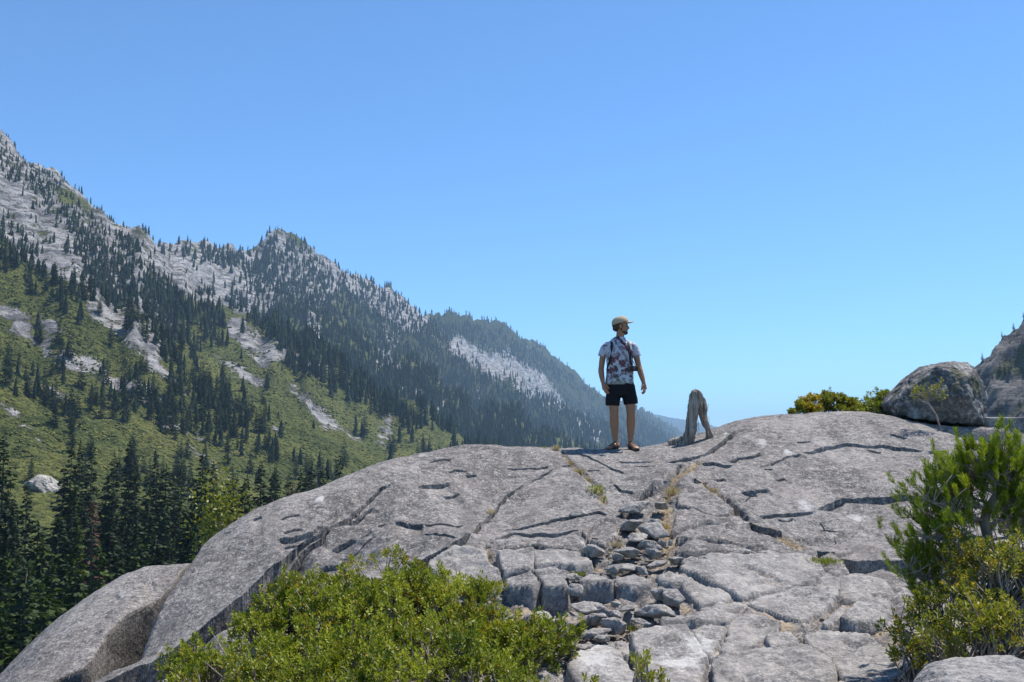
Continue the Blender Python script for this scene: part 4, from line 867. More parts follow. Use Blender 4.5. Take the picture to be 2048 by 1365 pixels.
# along the skyline as well
sx = rng.uniform(-20, 1345, 620); su = np.array([ug[np.argmin(np.abs(PX0 + FPX * uv_xy(ug, Lof(ug))[0] / uv_xy(ug, Lof(ug))[1] / CP - q))] for q in sx]); su *= rng.uniform(.99, 1.01, len(su)); sv = Lof(su) * rng.uniform(.95, 1.01, len(su))
ax_, ay_ = uv_xy(su, sv); keep = rng.random(len(sx)) < np.where(sx > 650, .9, .45); ax_, ay_ = ax_[keep], ay_[keep]
hx = np.r_[hx, ax_]; hy = np.r_[hy, ay_]; hz = np.r_[hz, ter_z(ax_, ay_)]
hgt = rng.uniform(13, 26, len(hx)) * np.where(rng.random(len(hx)) < .2, .6, 1) * (1 - .58 * sstep(60, 260, hz) * (1 - .75 * sstep(1350, 1800, hy))) * (1 + .25 * sstep(2400, 3600, hy))
hgt *= np.clip(hy / 900, .8, 1.0)
tpx_, tpy_ = proj(np.stack([hx, hy, hz], -1)); big = hgt / hy
sel = np.argsort(-big)[:300]; rest = np.setdiff1d(np.arange(len(hx)), sel)
print("slope trees", len(hx))
MID = [make_tree("conifer_tree", 400 + k, M_FIR, "conifer", "tree", H=24.0, R=r_, levels=28, per=7, sprays=5, power=.7, sizek=1.5, low=lw) for k, (r_, lw) in enumerate([(3.2, .05), (2.8, .10), (3.7, .04), (2.5, .14)])]
sel = sel[np.argsort(tpx_[sel])]
def where(px, py):
    col = "at the left edge" if px < 110 else "left of the twin peak" if px < 300 else "just left of the peak" if px < 450 else "below the twin peak" if px < 640 else "right of the twin peak" if px < 900 else "near the valley end"
    row_ = "high on the granite" if py < 600 else "on the middle slope" if py < 740 else "on the green slope" if py < 850 else "at the slope foot"
    return f"conifer {row_} {col}"
num = {}
for q, i in enumerate(sel):
    w = where(tpx_[i], tpy_[i]); num[w] = num.get(w, 0) + 1; s = hgt[i] / 24.0; k = int(rng.integers(4)); s *= rng.uniform(.7, 1.12); wd = s * rng.uniform(.75, 1.6)
    lab = w + f", {ordinal(num[w])} from left"
    use(MID[k], used, (hx[i], hy[i], hz[i] - .4), float(rng.uniform(0, 6.28)), (wd, wd, s), lab, "conifers scattered over the mountain slope")
def far_forest(idx):
    ns, nt = 6, 5; Vs, Fs, Ts = [], [], []; off = 0
    n = len(idx); base = np.stack([hx[idx], hy[idx], hz[idx] - .5], -1); h = hgt[idx]; w = h * rng.uniform(.10, .21, n)
    tint_ = np.clip(rng.normal(.4, .28, n), 0, 1)
    for t in range(nt):
        zb = .06 + .80 * t / nt; zt = min(1.0, zb + .42); rr = (1 - zb) ** .75 * 1.15; a0 = rng.uniform(0, 6.28, n)
        ringr = w[:, None] * rr * rng.uniform(.55, 1.3, (n, ns)); a = a0[:, None] + np.arange(ns)[None] * 6.283 / ns + rng.normal(0, .18, (n, ns))
        ring = np.stack([ringr * np.cos(a), ringr * np.sin(a), h[:, None] * (zb + rng.uniform(-.035, .035, (n, ns)))], -1) + base[:, None]
        tip = base + np.stack([0 * h, 0 * h, h * zt], -1); vv = np.concatenate([ring, tip[:, None]], 1); Vs.append(vv.reshape(-1, 3))
        b = off + np.arange(n)[:, None] * (ns + 1); j = np.arange(ns)[None]; Fs.append(np.stack([b + j, b + (j + 1) % ns, np.broadcast_to(b + ns, (n, ns))], -1).reshape(-1, 3)); off += n * (ns + 1)
        Ts.append(np.repeat(tint_, ns + 1))
    return np.concatenate(Vs), np.concatenate(Fs), np.concatenate(Ts)
V, F, T = far_forest(rest)
link("conifer_forest", np_mesh("conifer_forest", V, F, M_FIR, False, {"tint": T}), label="far dark conifer forest covering the mountain flanks", cat="forest", kind="stuff")
# low brush on the nearer slope
NB = 20000
bx_ = rng.uniform(-60, 900, NB); by_ = np.interp(bx_, SILX, SILY) + 120 + rng.random(NB) * 500; qx, qy, qz, ok = ter_hit(bx_, by_)
uu_, ss_ = ter_us(qx, qy); ok &= (bil(rockm, uu_, ss_) + .35 * fbm2(qx / 25, qy / 25, 3, 19) < .36) & (qy > 110) & (qy < 1900); qx, qy, qz = qx[ok], qy[ok], qz[ok]; nb = len(qx)
V0, F0 = ico(1); wv = np.clip(qy / 700, .5, 1.8)[:, None, None] * rng.uniform(.5, 1.5, (nb, 1, 1)) * np.array([.95, .95, .6])
Vb = np.stack([qx, qy, qz], -1)[:, None] + V0[None] * wv * rng.uniform(.6, 1.25, (nb, len(V0), 1)); Fb = (np.arange(nb)[:, None, None] * len(V0) + F0[None]).reshape(-1, 3)
M_BRUSH = foliage("slope_brush", (.056, .068, .020), (.165, .170, .046), (.23, .21, .06), trans=.1, rough=.8, spec=.05, objvar=0)
link("brush", np_mesh("brush", Vb.reshape(-1, 3), Fb, M_BRUSH, True, {"tint": np.repeat(np.clip(.5 + .6 * fbm2(qx / 60, qy / 60, 3, 77) + rng.normal(0, .15, nb), 0, 1), len(V0))}), label="low green brush covering the mountain slope", cat="brush", kind="stuff")
# a few firs on the granite mountain across the valley
for q, (px, py, hp) in enumerate([(1963, 716, 17), (2003, 672, 14), (2027, 645, 15), (2045, 628, 15), (2000, 745, 22), (2010, 750, 26), (2018, 748, 20), (1985, 760, 18), (1997, 826, 26), (1992, 832, 22), (2040, 815, 22), (2030, 705, 14)]):
    Y = 480 + 0 * px; r_ = ray(np.array([px]), np.array([py]))[0]; dist = np.hypot(proj(np.stack([X2, Y2, Z2], -1))[0] - px, proj(np.stack([X2, Y2, Z2], -1))[1] - py); vis = dist < 6
    if q < 4:
        mx, my = proj(np.stack([X2, Y2, Z2], -1)); cand = np.where(np.abs(mx - px) < 4, my, 9e9); w = np.unravel_index(cand.argmin(), cand.shape); yy = float(Y2[w]); b = np.array([X2[w], Y2[w], Z2[w]])
    else:
        yy = float(Y2[vis].min()) if vis.any() else 600.0; b = r_ * yy
    h = hp * yy / FPX; s = h / 24
    use(MID[q % 4], used, (b[0], b[1], b[2] - h * .05), q * 1.7, (s * 1.3, s * 1.3, s), f"small dark fir on the granite mountain at the right edge, {ordinal(q + 1)} of the few there", "firs on the granite mountain")

# ------------------------------------------------------------------ shrubs
def shrub(name, lumps, label, mat, seed, per_area=420, leafL=.031, base=None, yellow=.04, twigs=230, nl=12, hole=()):
    """lumps: (px, py, r px, Y); leaves in rosettes at the shoot tips over each lump, grey stems inside"""
    r = np.random.default_rng(seed); C = np.array([at(a, b, np.float64(Y)) for a, b, _, Y in lumps]); R = np.array([q * Y / FPX for _, _, q, Y in lumps])
    P, D, T = [], [], []
    for c, R_ in zip(C, R):
        n = int(per_area * 4 * math.pi * R_ * R_ * .8); d = r.normal(size=(n, 3)); d /= np.linalg.norm(d, axis=1)[:, None]; d[:, 2] = np.where(d[:, 2] < -.35, -d[:, 2], d[:, 2])
        lump = 1 + .40 * fb3(d * 2.9, 3, seed + R_) ; rad = R_ * lump * np.where(r.random(n) < .72, r.uniform(.86, 1.08, n), r.uniform(.45, .9, n))
        p = c + d * rad[:, None] * np.array([1.1, 1.0, .92])
        P.append(p); D.append(d * .55 + np.array([0, 0, .8]) + r.normal(0, .28, (n, 3))); T.append(.5 + .5 * fb3(p * 3.2, 2, seed + 3))
    P = np.concatenate(P); D = np.concatenate(D); D /= np.linalg.norm(D, axis=1)[:, None]; T = np.concatenate(T)
    gap = fb3(P * 4.5, 2, seed + 8) > -.20; P, D, T = P[gap], D[gap], T[gap]
    n = len(P); k = np.arange(nl); ang = k[None] * 2.399 + r.uniform(0, 6.28, (n, 1)); ref = r.normal(size=(n, 3)); A = np.cross(D, ref); A /= np.linalg.norm(A, axis=1)[:, None]; B = np.cross(D, A)
    t = k[None] / nl; sp = .95 - .6 * t + r.normal(0, .12, (n, nl))
    out = np.cos(ang)[..., None] * A[:, None] + np.sin(ang)[..., None] * B[:, None]
    LD = D[:, None] * (1 - .62 * sp)[..., None] + out * sp[..., None]; LP = P[:, None] + D[:, None] * ((t - .6) * .055)[..., None] + out * .004
    LL = leafL * r.uniform(.7, 1.25, (n, nl)); tint = np.clip(np.repeat(T[:, None], nl, 1) * .75 + r.normal(.08, .13, (n, nl)), 0, .88); yl = r.random((n, nl)) < yellow * (0.3 + 1.7 * (fb3(P * 2.3, 2, seed + 31) > .2))[:, None]; tint = np.where(yl, 1.0, tint)
    V, F = leaves(LP.reshape(-1, 3), LD.reshape(-1, 3), (D[:, None] + 0 * LD).reshape(-1, 3) + r.normal(0, .35, (n * nl, 3)), LL.ravel(), LL.ravel() * .52, .2)
    b0 = base if base is not None else np.array([C[:, 0].mean(), C[:, 1].mean() + .1, (C[:, 2] - R).min() - .15])
    paths = []; cl = [C[np.argmin(np.linalg.norm(C - p, axis=1))] for p in P]
    for i in r.choice(n, min(twigs, n), replace=False):
        m1 = cl[i] + np.array([r.normal(0, .05), r.normal(0, .05), -.12]); m0 = b0 + (m1 - b0) * .55 + r.normal(0, .05, 3)
        paths.append((np.array([b0 + r.normal(0, .05, 3) * np.array([1, 1, 0]), m0, m1, (m1 + P[i]) / 2 + r.normal(0, .02, 3), P[i]]), [.013, .011, .008, .005, .0025]))
    tv, tf = tubes(paths, 4, False)
    e = link(name, None, loc=b0, label=label, cat="shrub")
    link("foliage", np_mesh("foliage", V - b0, F, mat, True, {"tint": np.repeat(tint.ravel(), 4)}), parent=e, kind="stuff")
    link("branch", np_mesh("branch", tv - b0, tf, M_TWIG), parent=e, kind="stuff")
    return e
shrub("evergreen_shrub", [(770, 1185, 78, 8.25), (700, 1215, 70, 8.1), (850, 1215, 75, 8.0), (775, 1250, 90, 7.7), (905, 1235, 65, 7.8)], "domed top of the large evergreen shrub below the cracked slabs, yellowed at its tip", M_SHRUB, 1, yellow=.10)
shrub("evergreen_shrub", [(610, 1205, 62, 8.1), (560, 1240, 58, 8.0), (650, 1265, 80, 7.6), (515, 1275, 50, 7.8), (580, 1320, 80, 7.2)], "dense green shrub left of the domed one, in front of the diagonal crevice", M_SHRUB, 2)
shrub("evergreen_shrub", [(425, 1335, 55, 7.4), (365, 1345, 40, 7.3), (480, 1330, 62, 7.2), (520, 1385, 70, 6.8), (400, 1390, 60, 6.9)], "low green shrub over the rock at the bottom left, grey twigs showing", M_SHRUB, 3, twigs=260)
shrub("evergreen_shrub", [(965, 1205, 48, 8.0), (960, 1270, 66, 7.6), (1000, 1300, 62, 7.3), (1085, 1290, 58, 7.3), (1135, 1275, 36, 7.4), (1050, 1330, 60, 7.1)], "green shrub reaching right to the gully stones", M_SHRUB, 4, yellow=.06)
shrub("evergreen_shrub", [(720, 1330, 90, 7.0), (850, 1320, 95, 7.0), (650, 1385, 80, 6.6), (780, 1395, 90, 6.4), (930, 1370, 85, 6.7), (1010, 1400, 60, 6.5)], "front mass of green shrub along the bottom edge of the picture", M_SHRUB, 5, yellow=.05)
shrub("small_shrub", [(1215, 1358, 30, 6.1), (1265, 1350, 34, 6.0), (1300, 1370, 28, 6.0), (1180, 1380, 26, 6.0)], "sparse yellowish shrub poking up at the bottom edge before the pale slab", M_SHRUBY, 6, per_area=260, yellow=.12, twigs=110)
shrub("manzanita_shrub", [(1840, 1265, 58, 6.3), (1905, 1290, 66, 6.0), (1975, 1270, 72, 5.9), (2050, 1270, 70, 5.8), (1815, 1320, 34, 6.2), (1880, 1220, 45, 6.4), (2040, 1200, 60, 6.2)], "olive green manzanita shrub above the corner boulder at the lower right", M_SHRUBY, 7, per_area=300, leafL=.030, yellow=.06, twigs=260)
shrub("manzanita_shrub", [(1925, 1130, 52, 6.6), (1990, 1150, 62, 6.4), (2055, 1140, 60, 6.4), (1960, 1200, 50, 6.3)], "yellow green manzanita shrub hiding the foot of the young conifer", M_SHRUBY, 8, per_area=320, leafL=.030, yellow=.07, twigs=220)
shrub("leafy_shrub", [(2040, 935, 38, 7.8), (2075, 970, 60, 7.6), (2010, 985, 28, 7.8)], "bright green shrub behind the young conifer at the right edge", M_SHRUB, 9, per_area=330, leafL=.032)
shrub("hilltop_shrub", [(1605, 824, 20, 15.5), (1632, 814, 24, 15.7), (1668, 812, 27, 15.7), (1655, 802, 16, 16.0), (1700, 818, 22, 15.6), (1720, 820, 15, 15.8), (1586, 830, 10, 15.4), (1630, 830, 20, 15.5), (1690, 832, 20, 15.5)], "yellow tinged shrub behind the crest of the dome against the sky", M_SHRUBY, 10, per_area=420, leafL=.042, yellow=.22, twigs=120)
shrub("hilltop_shrub", [(1742, 812, 20, 15.6), (1770, 808, 26, 15.4), (1755, 826, 24, 15.2), (1788, 820, 20, 15.2)], "green shrub behind the crest next to the perched boulder", M_SHRUB, 12, per_area=420, leafL=.042, yellow=.1, twigs=110)

# ------------------------------------------------------------------ young conifer at the right
r = np.random.default_rng(77); Yc = 6.9
def q3(px, py, dy=0.0): return at(px, py if py > 1045 else 1045 - (1045 - py) * .78 + 0, np.float64(Yc + dy))
tk = np.array([q3(1990, 1230), q3(1984, 1140), q3(1978, 1085), q3(1968, 1045), q3(1975, 1008), q3(1991, 975), q3(1990, 940), q3(1982, 910), q3(1984, 880)])
paths = [(tk, [.040, .036, .034, .034, .026, .020, .015, .010, .005])]
BR = [((1975, 1008), [(1940, 1000), (1905, 970), (1880, 940)], -.1), ((1970, 1040), [(1930, 1030), (1890, 1010), (1850, 985)], -.25), ((1970, 1045), [(1930, 1040), (1880, 1045), (1835, 1030)], .1), ((1975, 1075), [(1935, 1075), (1890, 1080), (1850, 1075)], -.2), ((1980, 1100), [(1930, 1110), (1870, 1120), (1815, 1110)], .0),
      ((1980, 1105), [(1920, 1140), (1860, 1160), (1810, 1150)], -.15), ((1985, 1110), [(1930, 1170), (1870, 1190), (1830, 1185)], .1), ((1991, 975), [(1965, 950), (1945, 930), (1935, 905)], .05), ((1990, 960), [(2015, 940), (2030, 915), (2040, 900)], .1), ((1990, 940), [(1970, 915), (1962, 900)], -.05),
      ((1975, 1020), [(2010, 1005), (2045, 985), (2075, 960)], .05), ((1972, 1050), [(2010, 1040), (2050, 1030), (2080, 1015)], -.1), ((1978, 1080), [(2020, 1075), (2060, 1070), (2090, 1060)], .15), ((1984, 925), [(2000, 905), (2005, 885)], 0), ((1985, 1000), [(1950, 985), (1925, 955), (1910, 930)], .25)]
tips = []
for st, br, dy in BR:
    pts = [q3(*st)] + [q3(p[0], p[1], dy * (i + 1) / len(br)) for i, p in enumerate(br)]; paths.append((np.array(pts), np.linspace(.012, .004, len(pts))))
    for i in range(1, len(pts)):
        for t in np.linspace(.2, 1, 5):
            b = pts[i - 1] + (pts[i] - pts[i - 1]) * t
            for _ in range(5 if i > 1 else 1):
                tp = b + r.normal(0, .075, 3) + np.array([0, 0, .045]); paths.append((np.array([b, (b + tp) / 2 + r.normal(0, .01, 3), tp]), [.004, .003, .002])); tips.append((tp, pts[i] - pts[i - 1]))
for t in np.linspace(0, 1, 16): tips.append((tk[-1] + (tk[-3] - tk[-1]) * t + r.normal(0, .02, 3), np.array([0, 0, .3])))
P, D, N = [], [], []
for tp, ax in tips:
    a = ax / (np.linalg.norm(ax) + 1e-9) * .5 + np.array([0, 0, .9]) + r.normal(0, .22, 3); a /= np.linalg.norm(a); m = 85; t = r.random(m)
    rd = r.normal(size=(m, 3)); rd -= (rd @ a)[:, None] * a; rd /= np.linalg.norm(rd, axis=1)[:, None]
    P.append(tp + a * (t * .085)[:, None]); D.append(a * .85 + rd * .62); N.append(rd + r.normal(0, .3, (m, 3)))
P, D, N = map(np.concatenate, (P, D, N)); _k = proj(P)[0] > 1752; P, D, N = P[_k], D[_k], N[_k]; V, F = leaves(P, D, N, r.uniform(.028, .05, len(P)), r.uniform(.0032, .005, len(P)), .1)
e = link("young_conifer", None, loc=tk[0], label="young long-needled conifer with a crooked grey trunk at the right edge", cat="tree")
tv, tf = tubes(paths[:1], 9); link("trunk", np_mesh("trunk", tv - tk[0], tf, M_PINEB), parent=e)
tv, tf = tubes(paths[1:], 5); link("branch", np_mesh("branch", tv - tk[0], tf, M_TWIG), parent=e, kind="stuff")
tn = np.clip(.5 + .35 * fb3(P * 3, 2, 5) + r.normal(0, .15, len(P)), 0, 1)
link("crown", np_mesh("crown", V - tk[0], F, M_NEEDLE, True, {"tint": np.repeat(tn, 4)}), parent=e, kind="stuff")

# twiggy sapling against the perched boulder
b0 = at(1882, 862, np.float64(13.6)); pa = np.array([b0, at(1872, 830, np.float64(13.55)), at(1855, 805, np.float64(13.5)), at(1848, 786, np.float64(13.5))])
r = np.random.default_rng(5); paths = [(pa, [.014, .012, .009, .005])]; tp = []
for k in range(26):
    f = r.uniform(.55, 1); i = min(2, int(f * 3)); s = pa[i] + (pa[i + 1] - pa[i]) * (f * 3 - i); q = s + np.array([r.uniform(-.17, .22), r.normal(0, .06), r.uniform(.02, .16)]); paths.append((np.array([s, (s + q) / 2 + r.normal(0, .02, 3), q]), [.005, .004, .002])); tp.append(q)
tp = np.array(tp); m = 16; LP = np.repeat(tp, m, 0) + r.normal(0, .028, (len(tp) * m, 3)); V, F = leaves(LP, r.normal(size=LP.shape) + np.array([0, 0, .5]), r.normal(size=LP.shape), r.uniform(.03, .05, len(LP)), r.uniform(.012, .02, len(LP)))
e = link("sapling", None, loc=b0, label="thin twiggy sapling with yellow green leaves before the perched boulder", cat="sapling")
tv, tf = tubes(paths, 4); link("stem", np_mesh("stem", tv - b0, tf, M_TWIG), parent=e); link("foliage", np_mesh("foliage", V - b0, F, M_SHRUBY, True, {"tint": np.repeat(r.random(len(LP)), 4)}), parent=e, kind="stuff")

# ------------------------------------------------------------------ tufts and litter in the cracks
def tuft(px, py, hpx, wpx, mat, n, name, label, cat, seed, leafy=False):
    r = np.random.default_rng(seed); w = hit_base(px, py)[0]; k = w[1] / FPX; z = float(rock_z(np.array([w[0]]), np.array([w[1]]))[0]) - .01; o = np.array([w[0], w[1], z])
    P = np.stack([r.normal(0, wpx * k * .35, n), r.normal(0, wpx * k * .35, n), np.zeros(n)], -1)
    if leafy: P[:, 2] = r.uniform(0, hpx * k * .9, n); D = r.normal(size=(n, 3)) + np.array([0, 0, .7]); L = r.uniform(.02, .04, n); W = L * .5
    else: D = np.stack([r.normal(0, .4, n), r.normal(0, .4, n), np.ones(n)], -1); L = hpx * k * r.uniform(.5, 1.15, n); W = r.uniform(.004, .008, n)
    V, F = leaves(P, D, r.normal(size=(n, 3)), L, W, .1)
    e = link(name, None, loc=o, label=label, cat=cat)
    link("leaf" if leafy else "blade", np_mesh(name, V, F, mat, True, {"tint": np.repeat(r.random(n), 4)}), parent=e, kind="stuff")
tuft(1112, 903, 14, 10, M_DRY, 130, "dry_grass_tuft", "reddish brown dry grass tuft on the crest left of the man", "grass", 1)
tuft(1088, 897, 5, 10, M_GRN, 60, "grass_tuft", "tiny yellow green tuft on the crest left of the dry one", "grass", 2)
tuft(1142, 925, 12, 12, M_DRY, 110, "dry_grass_tuft", "straw coloured tuft at the upper end of the gully crack", "grass", 3)
tuft(1160, 943, 16, 14, M_DRY, 170, "dry_grass_tuft", "rusty dry grass tuft in the middle of the gully crack", "grass", 4)
tuft(1176, 957, 14, 12, M_DRY, 130, "dry_grass_tuft", "dry grass tuft just above the green plant in the crack", "grass", 5)
tuft(1192, 985, 18, 24, M_GRN, 170, "green_plant", "bright green leafy plant growing in the gully crack", "plant", 6, True)
tuft(1210, 996, 12, 8, M_GRN, 40, "green_plant", "small drooping sprig beside the bright green crack plant", "plant", 7, True)
tuft(1648, 1125, 16, 40, M_GRN, 260, "grass_tuft", "green grass tuft at the foot of the overhanging right slab", "grass", 8)
tuft(1152, 1134, 12, 30, M_GRN, 260, "moss_patch", "mossy yellow green patch on top of the gully blocks", "moss", 9)
tuft(1348, 975, 22, 22, M_DRY, 260, "dry_grass_tuft", "thick straw and root bundle at the head of the stony gully", "grass", 10)
tuft(1330, 1040, 16, 16, M_DRY, 120, "dry_grass_tuft", "straw tuft in the stones below the root bundle", "grass", 11)
tuft(1235, 1085, 16, 20, M_DRY, 110, "dry_grass_tuft", "straw tuft left of the gully stones", "grass", 12)
tuft(980, 1018, 14, 8, M_DRY, 60, "dry_grass_tuft", "small yellowed sprig in the long crack left of the gully", "grass", 13)
tuft(1425, 978, 12, 14, M_DRY, 110, "dry_grass_tuft", "dry tuft in the crack right of the gully head", "grass", 14)
tuft(1262, 1232, 18, 26, M_GRN, 130, "grass_tuft", "sparse green and yellow grass beneath the dark block faces", "grass", 15)
tuft(1370, 1225, 10, 26, M_DRY, 160, "dry_grass_tuft", "mat of straw beside the round pale boulder", "grass", 16)
tuft(2035, 880, 22, 26, M_DRY, 200, "dry_bush", "reddish dry brush below the flat ledge at the right edge", "brush", 17)
# fallen needles and straw on the crack floors
P, D = [], []
for (W, w, d, so) in TRW:
    m = int(90 * len(W) ** .6); i = rng.integers(0, len(W), m); p = W[i] + rng.normal(0, w * .6, (m, 2)); P.append(p)
for zone, m in [([(1190, 1060), (1330, 1040), (1345, 1100), (1180, 1130)], 500), ([(1590, 1215), (1690, 1180), (1790, 1170), (1760, 1260), (1640, 1250)], 420), ([(1330, 1205), (1470, 1200), (1480, 1225), (1350, 1235)], 160), ([(1480, 1240), (1600, 1240), (1640, 1300), (1560, 1270)], 120), ([(1120, 1225), (1290, 1215), (1300, 1250), (1140, 1300)], 220)]:
    z_ = np.array(zone, float); p = rng.uniform(z_.min(0), z_.max(0), (m * 3, 2)); p = p[inpoly(p[:, 0], p[:, 1], zone)][:m]; P.append(hit_base(p[:, 0], p[:, 1]))
P = np.concatenate(P); z = rock_z(P[:, 0], P[:, 1]) + .008; m = len(P); a = rng.uniform(0, 6.28, m)
V, F = leaves(np.c_[P, z], np.stack([np.cos(a), np.sin(a), rng.normal(.15, .25, m)], -1), np.tile([0, 0, 1.], (m, 1)), rng.uniform(.04, .13, m), rng.uniform(.003, .006, m), .1)
link("needle_litter", np_mesh("needle_litter", V, F, M_DRY, True, {"tint": np.repeat(rng.random(m), 4)}), label="straw and fallen needles strewn along the cracks", cat="litter", kind="stuff")
# ------------------------------------------------------------------ weathered stump
def solid(name, VF, voxel, smooth=2, post=None, mat=None):
    """closed shapes -> one continuous skin (voxel remesh + smoothing)"""
    V = []; Fq = []; Ft = []; off = 0
    for v, f in VF:
        V.append(v)
        for a in (f if isinstance(f, list) else [f]): (Fq if a.shape[1] == 4 else Ft).append(a + off)
        off += len(v)
    me = np_mesh(name, np.concatenate(V), [np.concatenate(x) for x in (Fq, Ft) if x])
    o = bpy.data.objects.new(name + "_tmp", me); COL.objects.link(o)
    m = o.modifiers.new("r", 'REMESH'); m.mode = 'VOXEL'; m.voxel_size = voxel
    if smooth: s = o.modifiers.new("s", 'SMOOTH'); s.iterations = smooth; s.factor = .5
    dg = bpy.context.evaluated_depsgraph_get(); ev = o.evaluated_get(dg); out = bpy.data.meshes.new_from_object(ev)
    bpy.data.objects.remove(o); bpy.data.meshes.remove(me)
    co = np.zeros(len(out.vertices) * 3, np.float32); out.vertices.foreach_get("co", co); co = co.reshape(-1, 3)
    if post is not None: co = post(co)
    out.vertices.foreach_set("co", co.astype(np.float32).ravel()); out.polygons.foreach_set("use_smooth", np.ones(len(out.polygons), bool)); out.update()
    out.name = name; out.materials.clear()
    if mat: out.materials.append(mat)
    return out
def curve(pts, n):
    pts = np.asarray(pts, float); t = np.linspace(0, len(pts) - 1, n); i = np.clip(t.astype(int), 0, len(pts) - 2); f = (t - i)[:, None]
    p0 = pts[np.clip(i - 1, 0, None)]; p1 = pts[i]; p2 = pts[i + 1]; p3 = pts[np.clip(i + 2, None, len(pts) - 1)]
    return .5 * (2 * p1 + (p2 - p0) * f + (2 * p0 - 5 * p1 + 4 * p2 - p3) * f ** 2 + (-p0 + 3 * p1 - 3 * p2 + p3) * f ** 3)
def tb(pts, rad, n=14, k=20):
    pts = np.asarray(pts, float); rad = np.asarray(rad, float); R = curve(np.c_[rad, rad] if rad.ndim == 1 else rad, k); return tubes([(curve(pts, k), R)], n)
def ell(c, r, rot=None, sub=4):
    V, F = ICO[sub]; V = V * np.asarray(r, float)
    if rot is not None: V = V @ np.array(rot.to_3x3()).T
    return V + np.asarray(c, float), F
n = NT("weathered_wood"); v = n.scaled(1, 1, .08); f = n.noise(26, 7, .7, v); g_ = n.noise(3, 4, .6)
col = n.mix(n.ramp(f, [(.34, 0.), (.64, 1.)]), (.075, .055, .042), (.50, .43, .36)); col = n.mix(n.ramp(g_, [(.45, 0.), (.7, .6)]), col, (.22, .15, .10))
M_WOOD = n.done(col, .9, n.bump(f, .03, 1.0), .15)
ks = 13.65 / FPX; so = at(1378, 884, np.float64(13.65)); so[2] = float(rock_z(np.array([so[0]]), np.array([so[1]]))[0])
s2 = lambda X, Y, y=0.0: ((X - 860) * .2344 * ks, y, -(Y - 1190) * .2344 * ks)
def fib(co):
    d = np.stack([co[:, 0] - .3 * co[:, 2] * 0, co[:, 1], co[:, 2] * .10], -1); nrm = co - np.array([0, 0, 0]); nrm = np.stack([co[:, 0] - np.interp(co[:, 2], [0, .7], [0, .1]), co[:, 1], 0 * co[:, 2]], -1); nrm /= np.linalg.norm(nrm, axis=1)[:, None] + 1e-6
    return co + nrm * (.016 * fb3(d * 34, 2, 2) + .02 * fb3(co * 9, 2, 4))[:, None]
SH = [tb([s2(790, 1250), s2(835, 1190), s2(870, 1090), s2(890, 980), s2(905, 880), s2(925, 800), s2(935, 755)], [.086, .086, .078, .074, .076, .066, .040], 18, 40),
      tb([s2(930, 800), s2(965, 830, .02), s2(985, 900, .03), s2(1000, 1000, .04), s2(1025, 1090, .04), s2(1050, 1160, .04), s2(1060, 1210, .05)], [.050, .058, .052, .046, .048, .053, .055], 16, 40),
      tb([s2(885, 900), s2(900, 800), s2(930, 760), s2(965, 800)], [.04, .048, .04, .036], 14, 20)]
me = solid("snag", SH, .011, 1, fib, M_WOOD)
e = link("dead_stump", None, loc=so, label="weathered grey forked dead stump arching on the crest right of the man", cat="stump")
link("trunk", me, parent=e)
P_ = []; rr = np.random.default_rng(4)
for k in range(36):
    X = rr.uniform(830, 1040); Y0 = rr.uniform(830, 1100); a = np.array(s2(X, Y0, rr.uniform(-.09, -.02))); P_.append((np.array([a, a + np.array([rr.normal(0, .012), rr.normal(-.008, .008), -rr.uniform(.06, .16)])]), [.003, .0012]))
tv, tf = tubes(P_, 3); link("splinter", np_mesh("splinter", tv, tf, M_WOOD), parent=e, kind="stuff")
tv, tf = tb([(-.28, -.02, -.02), (-.20, -.02, .02), (-.10, 0, .06)], [.05, .045, .03], 10, 10); link("root", np_mesh("root", tv, tf, M_WOOD), parent=e)

# ------------------------------------------------------------------ the man
YP = 13.55; po = at(1242, 893, np.float64(YP)); po[2] = float(rock_z(np.array([po[0]]), np.array([po[1]]))[0])
def plain(name, c, rough=.7, spec=.3, bumpscale=None, bd=.003):
    n = NT(name); nm = None
    if bumpscale: nm = n.bump(n.noise(bumpscale, 4, .6), bd, .8)
    return n.done(n.mix(n.noise(9, 4, .6), tuple(x * .85 for x in c), tuple(min(1, x * 1.15) for x in c)), rough, nm, spec)
M_SKIN = plain("skin", (.31, .155, .088), .5, .35); M_BLACK = plain("black_cloth", (.012, .013, .016), .85, .15, 14, .012); M_CAP = plain("cap_cloth", (.42, .33, .22), .85, .15, 60, .002)
M_HAIR = plain("brown_hair", (.05, .030, .018), .6, .3, 90, .003); M_STRAP = plain("black_strap", (.015, .015, .017), .6, .3); M_LEATH = plain("sandal_leather", (.045, .030, .022), .6, .3); M_EYE = plain("eye", (.05, .04, .035), .2, .5)
n = NT("tie_dye"); co_ = n.coord(); sep = n.new("ShaderNodeSeparateXYZ"); n.l.new(co_, sep.inputs[0]); zc = sep.outputs[2]; xc = sep.outputs[0]
col = n.mix(n.noise(5, 3, .5), (.56, .57, .62), (.42, .45, .52))
radial = n.voro(17, 'F1', n.scaled(1, .3, 1)); nz = n.noise(11, 5, .7); nz2 = n.noise(19, 5, .7)
def band(lo, hi, soft): 
    a = n.new("ShaderNodeMapRange"); a.interpolation_type = 'SMOOTHSTEP'; a.inputs[1].default_value = lo - soft; a.inputs[2].default_value = lo + soft; n.l.new(zc, a.inputs[0])
    b = n.new("ShaderNodeMapRange"); b.interpolation_type = 'SMOOTHSTEP'; b.inputs[1].default_value = hi + soft; b.inputs[2].default_value = hi - soft; n.l.new(zc, b.inputs[0])
    return n.math('MULTIPLY', a.outputs[0], b.outputs[0])
th = lambda s, a, b: n.ramp(s, [(a, 0.), (b, 1.)])
col = n.mix(n.math('MULTIPLY', th(nz2, .52, .58), .75), col, (.10, .10, .12))
